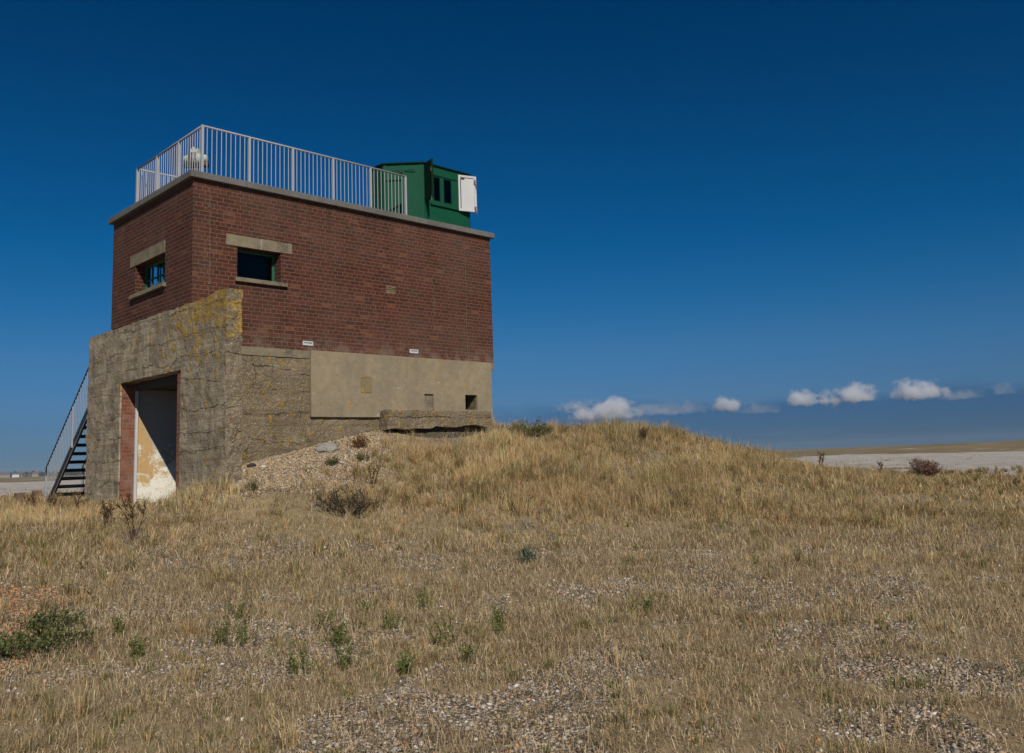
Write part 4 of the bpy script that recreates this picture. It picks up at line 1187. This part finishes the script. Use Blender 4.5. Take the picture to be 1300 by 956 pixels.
def stone(name, label, cat, x, y, sx, sy, sz, rot, mat, lift=.3, sub=3):
    bm = NB(); bmesh.ops.create_icosphere(bm, subdivisions=sub, radius=1)
    z = float(ground_h(np.array([x]), np.array([y]))[0])
    R_ = Matrix.Rotation(rot, 4, 'Z')
    for v in bm.verts:
        p = v.co.copy(); n = mnoise.noise(p*1.3+Vector((x, y, 0)))*.25+mnoise.noise(p*3.1+Vector((y, x, 3)))*.10
        p *= 1+n
        p = Vector((max(-.95, min(.95, p.x))*sx, p.y*sy, max(-.7, min(.85, p.z+.12*p.x))*sz)); v.co = R_ @ p + Vector((x, y, z+sz*lift))
    o = obj(name, bm, mat, None)
    o.data.transform(Matrix.Translation((-x, -y, -z))); o.location = (x, y, z)
    return tag(o, label, cat)
M['boulder'] = m_concrete('grey_boulder', (.33, .32, .29), (.23, .22, .20), agg=0, seed=12.)
M['blackstone'] = m_paint('black_rubber', (.012, .012, .016), .5, 0)
M['whitestone'] = m_paint('white_flint', (.62, .61, .59), .6, 0)
stone('boulder', 'pale grey flat boulder lying on the shingle bank', 'rock', 2.42, -.42, .215, .17, .135, math.radians(-32), M['boulder'])
stone('dark_lump', 'black lump lying by the foot of the base wall', 'rubbish', .98, -.32, .10, .07, .055, .4, M['blackstone'])
for x, y, s, lab in ((1.10, -.52, .035, 'white flint right of the black lump'), (.80, -.40, .030, 'white flint left of the black lump'), (.62, -1.1, .035, 'white flint on the low end of the shingle bank')):
    stone('white_flint', lab, 'stone', x, y, s*1.3, s, s*.8, RNG.uniform(0, 3), M['whitestone'], sub=2)
for k, (x, y, h, w, lab) in enumerate(((.35, 9.6, .30, .09, 'short timber post stump left of the staircase, darker one'), (.05, 9.9, .25, .10, 'short timber post stump furthest left of the staircase'))):
    bm = cells(lines([x-w, x+w], .07), lines([y-w, y+w], .07), lines([.3, .68+h], .1), lambda *a: True, .02, 5, 20+k)
    o = obj('post_stump', bm, M['timber']); tag(o, lab, 'post', 'timber stumps by the staircase')

# ------------------------------------------------------------------ the far shore: houses and trees, about a mile off
M['farwall'] = m_paint('far_house_wall', (.26, .23, .20), .9, 0); M['farwhite'] = m_paint('far_house_white', (.55, .54, .52), .9, 0)
M['farroof'] = m_paint('far_house_roof', (.16, .085, .06), .9, 0); M['slate'] = m_paint('far_slate_roof', (.10, .10, .11), .9, 0)
def house(head, d, L, W, hw, hr, wall, roof, label):
    x, y = polar(head, d); z = .15
    o = empty('distant_house', (x, y, z)); tag(o, label, 'house', 'houses on the far shore')
    rot = Matrix.Translation((x, y, z)) @ Matrix.Rotation(math.radians(head+90+RNG.uniform(-25, 25)), 4, 'Z')
    b = NB(); add_box(b, -L/2, L/2, -W/2, W/2, 0, hw, rot); obj('wall', b, wall, o)
    b = NB(); ov = .4
    pts = [(-L/2-ov, -W/2-ov, hw-.01), (L/2+ov, -W/2-ov, hw-.01), (L/2+ov, W/2+ov, hw-.01), (-L/2-ov, W/2+ov, hw-.01), (-L/2-ov, 0, hw+hr), (L/2+ov, 0, hw+hr)]
    vs = [b.verts.new(rot @ Vector(p)) for p in pts]
    for f in ((0, 3, 2, 1), (0, 1, 5, 4), (2, 3, 4, 5), (1, 2, 5), (3, 0, 4)): b.faces.new([vs[i] for i in f])
    rf = obj('roof', b, roof, o)
    b = NB(); add_box(b, L*.25-.5, L*.25+.5, -.45, .45, hw+hr*.5, hw+hr+1.1, rot); obj('chimney', b, roof, rf)
for q in ((75.95, 1500, 14, 8, 4.2, 3, 'farwall', 'farroof', 'distant house with a red roof at the left edge of the horizon'),
          (75.35, 1460, 9, 7, 4, 2.5, 'farwhite', 'slate', 'distant white house between dark roofs on the horizon'),
          (74.9, 1560, 18, 9, 5, 4, 'farwall', 'slate', 'distant long grey roofed house on the horizon'),
          (74.35, 1480, 9, 7, 3.6, 3, 'farwall', 'farroof', 'distant plain house with a red roof nearest the staircase'),
          (73.2, 1540, 16, 9, 5, 4, 'farwall', 'farroof', 'distant house seen through the staircase treads')):
    house(*q[:6], M[q[6]], M[q[7]], q[8])
# dark belt of trees behind the houses, one mass at this distance
n = 9000
a = np.radians(RNG.uniform(66, 84, n)); d = RNG.uniform(1500, 1680, n)
hh = 3.5+6*fbm(np.degrees(a)*6, np.zeros(n), 81, 4)
P = np.c_[CAM[0]+d*np.cos(a), CAM[1]+d*np.sin(a), .2+hh*RNG.random(n)]
V, T, C = leaf_quads(P, RNG.standard_normal((n, 3)), 3.0, 2.4, np.array([(.045, .055, .03)])*RNG.uniform(.6, 1.4, (n, 1)))
tag(np_mesh('far_woods', V, T, M['leaf'], C), 'dark belt of trees along the horizon on the left', 'woods', kind='stuff')

# ------------------------------------------------------------------ sun, sky, clouds, air
SUN = np.array([-1, -2.05, 1.75]); SUN = SUN/np.linalg.norm(SUN)
el = math.asin(SUN[2]); rotz = math.atan2(SUN[0], SUN[1])
sun = bpy.data.lights.new('sun', 'SUN'); sun.energy = 4.2; sun.angle = math.radians(.5); sun.color = (1, .93, .82)
so = bpy.data.objects.new('sun', sun); COL.objects.link(so)
so.rotation_euler = Vector(-SUN).to_track_quat('-Z', 'Y').to_euler(); so.location = (-20, -26, 35)

wld = bpy.data.worlds.new('World'); scene.world = wld; wld.use_nodes = True
wt = wld.node_tree; wt.nodes.clear()
class WT(NT):
    def __init__(s): s.t = wt; s._pos = None
w = WT()
bg = w.n('Background'); wo = w.n('OutputWorld'); wt.links.new(bg.outputs[0], wo.inputs[0])
sky = w.n('TexSky', sky_type='NISHITA'); sky.sun_disc = False; sky.sun_elevation = el; sky.sun_rotation = rotz
sky.altitude = 0; sky.air_density = 1.0; sky.dust_density = .3; sky.ozone_density = 4.0
bg.inputs[1].default_value = .075
dirv = w.n('TexCoord').outputs['Generated']
q = w.xyz(dirv)
# polarised late-summer sky: deep blue overhead, so the blue is strengthened with height
tint = w.ramp(w.ss(q[2], -.05, .62), [(0., (.19, .33, .60)), (.10, (.19, .33, .60)), (.16, (.178, .33, .585)), (.25, (.15, .385, .62)), (.34, (.065, .378, .62)), (.43, (.014, .356, .62)), (.75, (.0, .258, .485)), (1., (.0, .205, .40))])
for nd in wt.nodes:
    if nd.type == 'MAP_RANGE': nd.interpolation_type = 'LINEAR'
c = w.mix(1., sky.outputs[0], tint, 'MULTIPLY')
# slate blue bank of far cloud along the horizon
n = w.noise(w.mapv(dirv, (7, 7, 22)), 1, 5, .6)
top = w.math('ADD', .054, w.math('MULTIPLY', w.math('SUBTRACT', n, .5), .050))
bank = w.ss(w.math('SUBTRACT', q[2], top), .009, -.010)
right = w.ss(w.math('ADD', w.math('MULTIPLY', q[0], .72), w.math('MULTIPLY', q[1], -.69)), -.30, .12)
bank = w.math('MULTIPLY', bank, w.math('ADD', w.math('MULTIPLY', right, .75), .2))
st = w.ss(w.noise(w.mapv(dirv, (5, 5, 60)), 1, 5, .6), .48, .70, 0, .45)
bank = w.math('MULTIPLY', bank, w.math('SUBTRACT', 1., st))
c = w.mix(bank, c, w.mix(1., c, (.50, .64, .78), 'MULTIPLY'))
wt.links.new(c, bg.inputs[0])

def m_cloud(dens=.020, name='cloud_vapour'):
    m = bpy.data.materials.new(name); m.use_nodes = True; t = m.node_tree; t.nodes.clear()
    w_ = NT.__new__(NT); w_.t = t; w_._pos = None
    out = w_.n('OutputMaterial'); v = w_.n('VolumePrincipled'); t.links.new(v.outputs[0], out.inputs['Volume'])
    o = w_.obj()                                                   # unit ellipsoid space: the object is scaled
    ln = w_.n('VectorMath', operation='LENGTH'); w_.set(ln.inputs[0], w_.mapv(o, (1, 1, 1)))
    P = w_.pos()
    nz = w_.noise(w_.vscale(P, .011), 1, 5, .62); nb = w_.noise(w_.vscale(P, .0042), 1, 3, .5)
    s = w_.math('ADD', w_.math('MULTIPLY', w_.math('SUBTRACT', nz, .5), 2.2), w_.math('MULTIPLY', w_.math('SUBTRACT', nb, .5), 1.5))
    f = w_.math('ADD', w_.math('SUBTRACT', .80, ln.outputs['Value']), s)
    zz = w_.xyz(o)[2]
    f = w_.math('SUBTRACT', f, w_.ss(zz, -.10, -.50, 0, .55))
    d = w_.ss(f, .02, .65, 0, dens)
    w_.set(v.inputs['Density'], d); v.inputs['Color'].default_value = (.96, .97, 1, 1); v.inputs['Anisotropy'].default_value = .1
    return m
M['cloud'] = m_cloud(); M['faint'] = m_cloud(.0024, 'faint_cloud_vapour')
def cloud(px, py, wpx, hpx, d, label, mat='cloud'):
    dv = CF+CR*(px-650)/FPX-CU*(py-434)/FPX; dv = dv/(dv@CF)
    p = CAM+dv*d; k = d/FPX
    bm = NB(); bmesh.ops.create_icosphere(bm, subdivisions=3, radius=1)
    me = bpy.data.meshes.new('cloud'); bm.to_mesh(me); bm.free(); me.materials.append(M[mat])
    o = bpy.data.objects.new('cloud', me); COL.objects.link(o); o.location = p
    ang = math.atan2(CR[1], CR[0]); o.rotation_euler = (0, 0, ang); o.scale = (wpx*k*.74, wpx*k*.5, hpx*k*.86)
    tag(o, label, 'cloud', 'small white clouds low over the horizon')
for q in ((760, 526, 84, 30, 7000, 'wide low cloud rising behind the crest of the mound'),
          (924, 517, 36, 20, 7000, 'small cloud alone above the tail of the mound'),
          (1017, 510, 34, 22, 7000, 'small cloud touching the left side of a larger one'),
          (1078, 505, 62, 26, 7000, 'twin headed cloud above the far shingle'),
          (1164, 500, 60, 27, 7000, 'largest bright cloud above the round shrub'),
          (1272, 496, 34, 18, 7400, 'pale cloud nearest the right edge', 'faint'),
          (1216, 503, 60, 15, 7600, 'grey wisp between the brightest cloud and the right edge', 'faint'),
          (962, 521, 50, 14, 7600, 'grey wisp right of the cloud that stands alone', 'faint'),
          (845, 522, 90, 18, 7800, 'broad grey wisp trailing right from the cloud behind the mound', 'faint')):
    cloud(*q)

hz = bpy.data.materials.new('sea_haze'); hz.use_nodes = True; hz.node_tree.nodes.clear()
hv = hz.node_tree.nodes.new('ShaderNodeVolumePrincipled'); ho = hz.node_tree.nodes.new('ShaderNodeOutputMaterial')
hz.node_tree.links.new(hv.outputs[0], ho.inputs['Volume']); hv.inputs['Density'].default_value = .00014; hv.inputs['Color'].default_value = (.62, .76, .95, 1)
hb_ = NB(); add_box(hb_, -2050, 2050, -2050, 2050, -1.5, 17)
tag(obj('haze', hb_, hz), 'thin blue sea haze over the flat shore', 'haze', kind='stuff')

# ------------------------------------------------------------------ camera and render settings
cam = bpy.data.cameras.new('camera'); co = bpy.data.objects.new('camera', cam); COL.objects.link(co)
cam.sensor_fit = 'HORIZONTAL'; cam.sensor_width = 36; cam.lens = FPX/1300*36; cam.shift_y = -44/1300
cam.clip_start = .05; cam.clip_end = 30000
mw = Matrix(((CR[0], CU[0], -CF[0], CAM[0]), (CR[1], CU[1], -CF[1], CAM[1]), (CR[2], CU[2], -CF[2], CAM[2]), (0, 0, 0, 1)))
co.matrix_world = mw
scene.camera = co
scene.render.engine = 'CYCLES'
scene.view_settings.view_transform = 'Standard'; scene.view_settings.look = 'None'
scene.view_settings.exposure = 0; scene.view_settings.gamma = 1
cy = scene.cycles
cy.max_bounces = 8; cy.diffuse_bounces = 3; cy.glossy_bounces = 3; cy.transmission_bounces = 4; cy.transparent_max_bounces = 12; cy.volume_bounces = 6
cy.use_adaptive_sampling = True; cy.adaptive_threshold = .02; cy.use_denoising = True; cy.denoiser = 'OPENIMAGEDENOISE'; cy.denoising_input_passes = 'RGB_ALBEDO_NORMAL'; cy.denoising_prefilter = 'ACCURATE'
cy.sample_clamp_indirect = 6
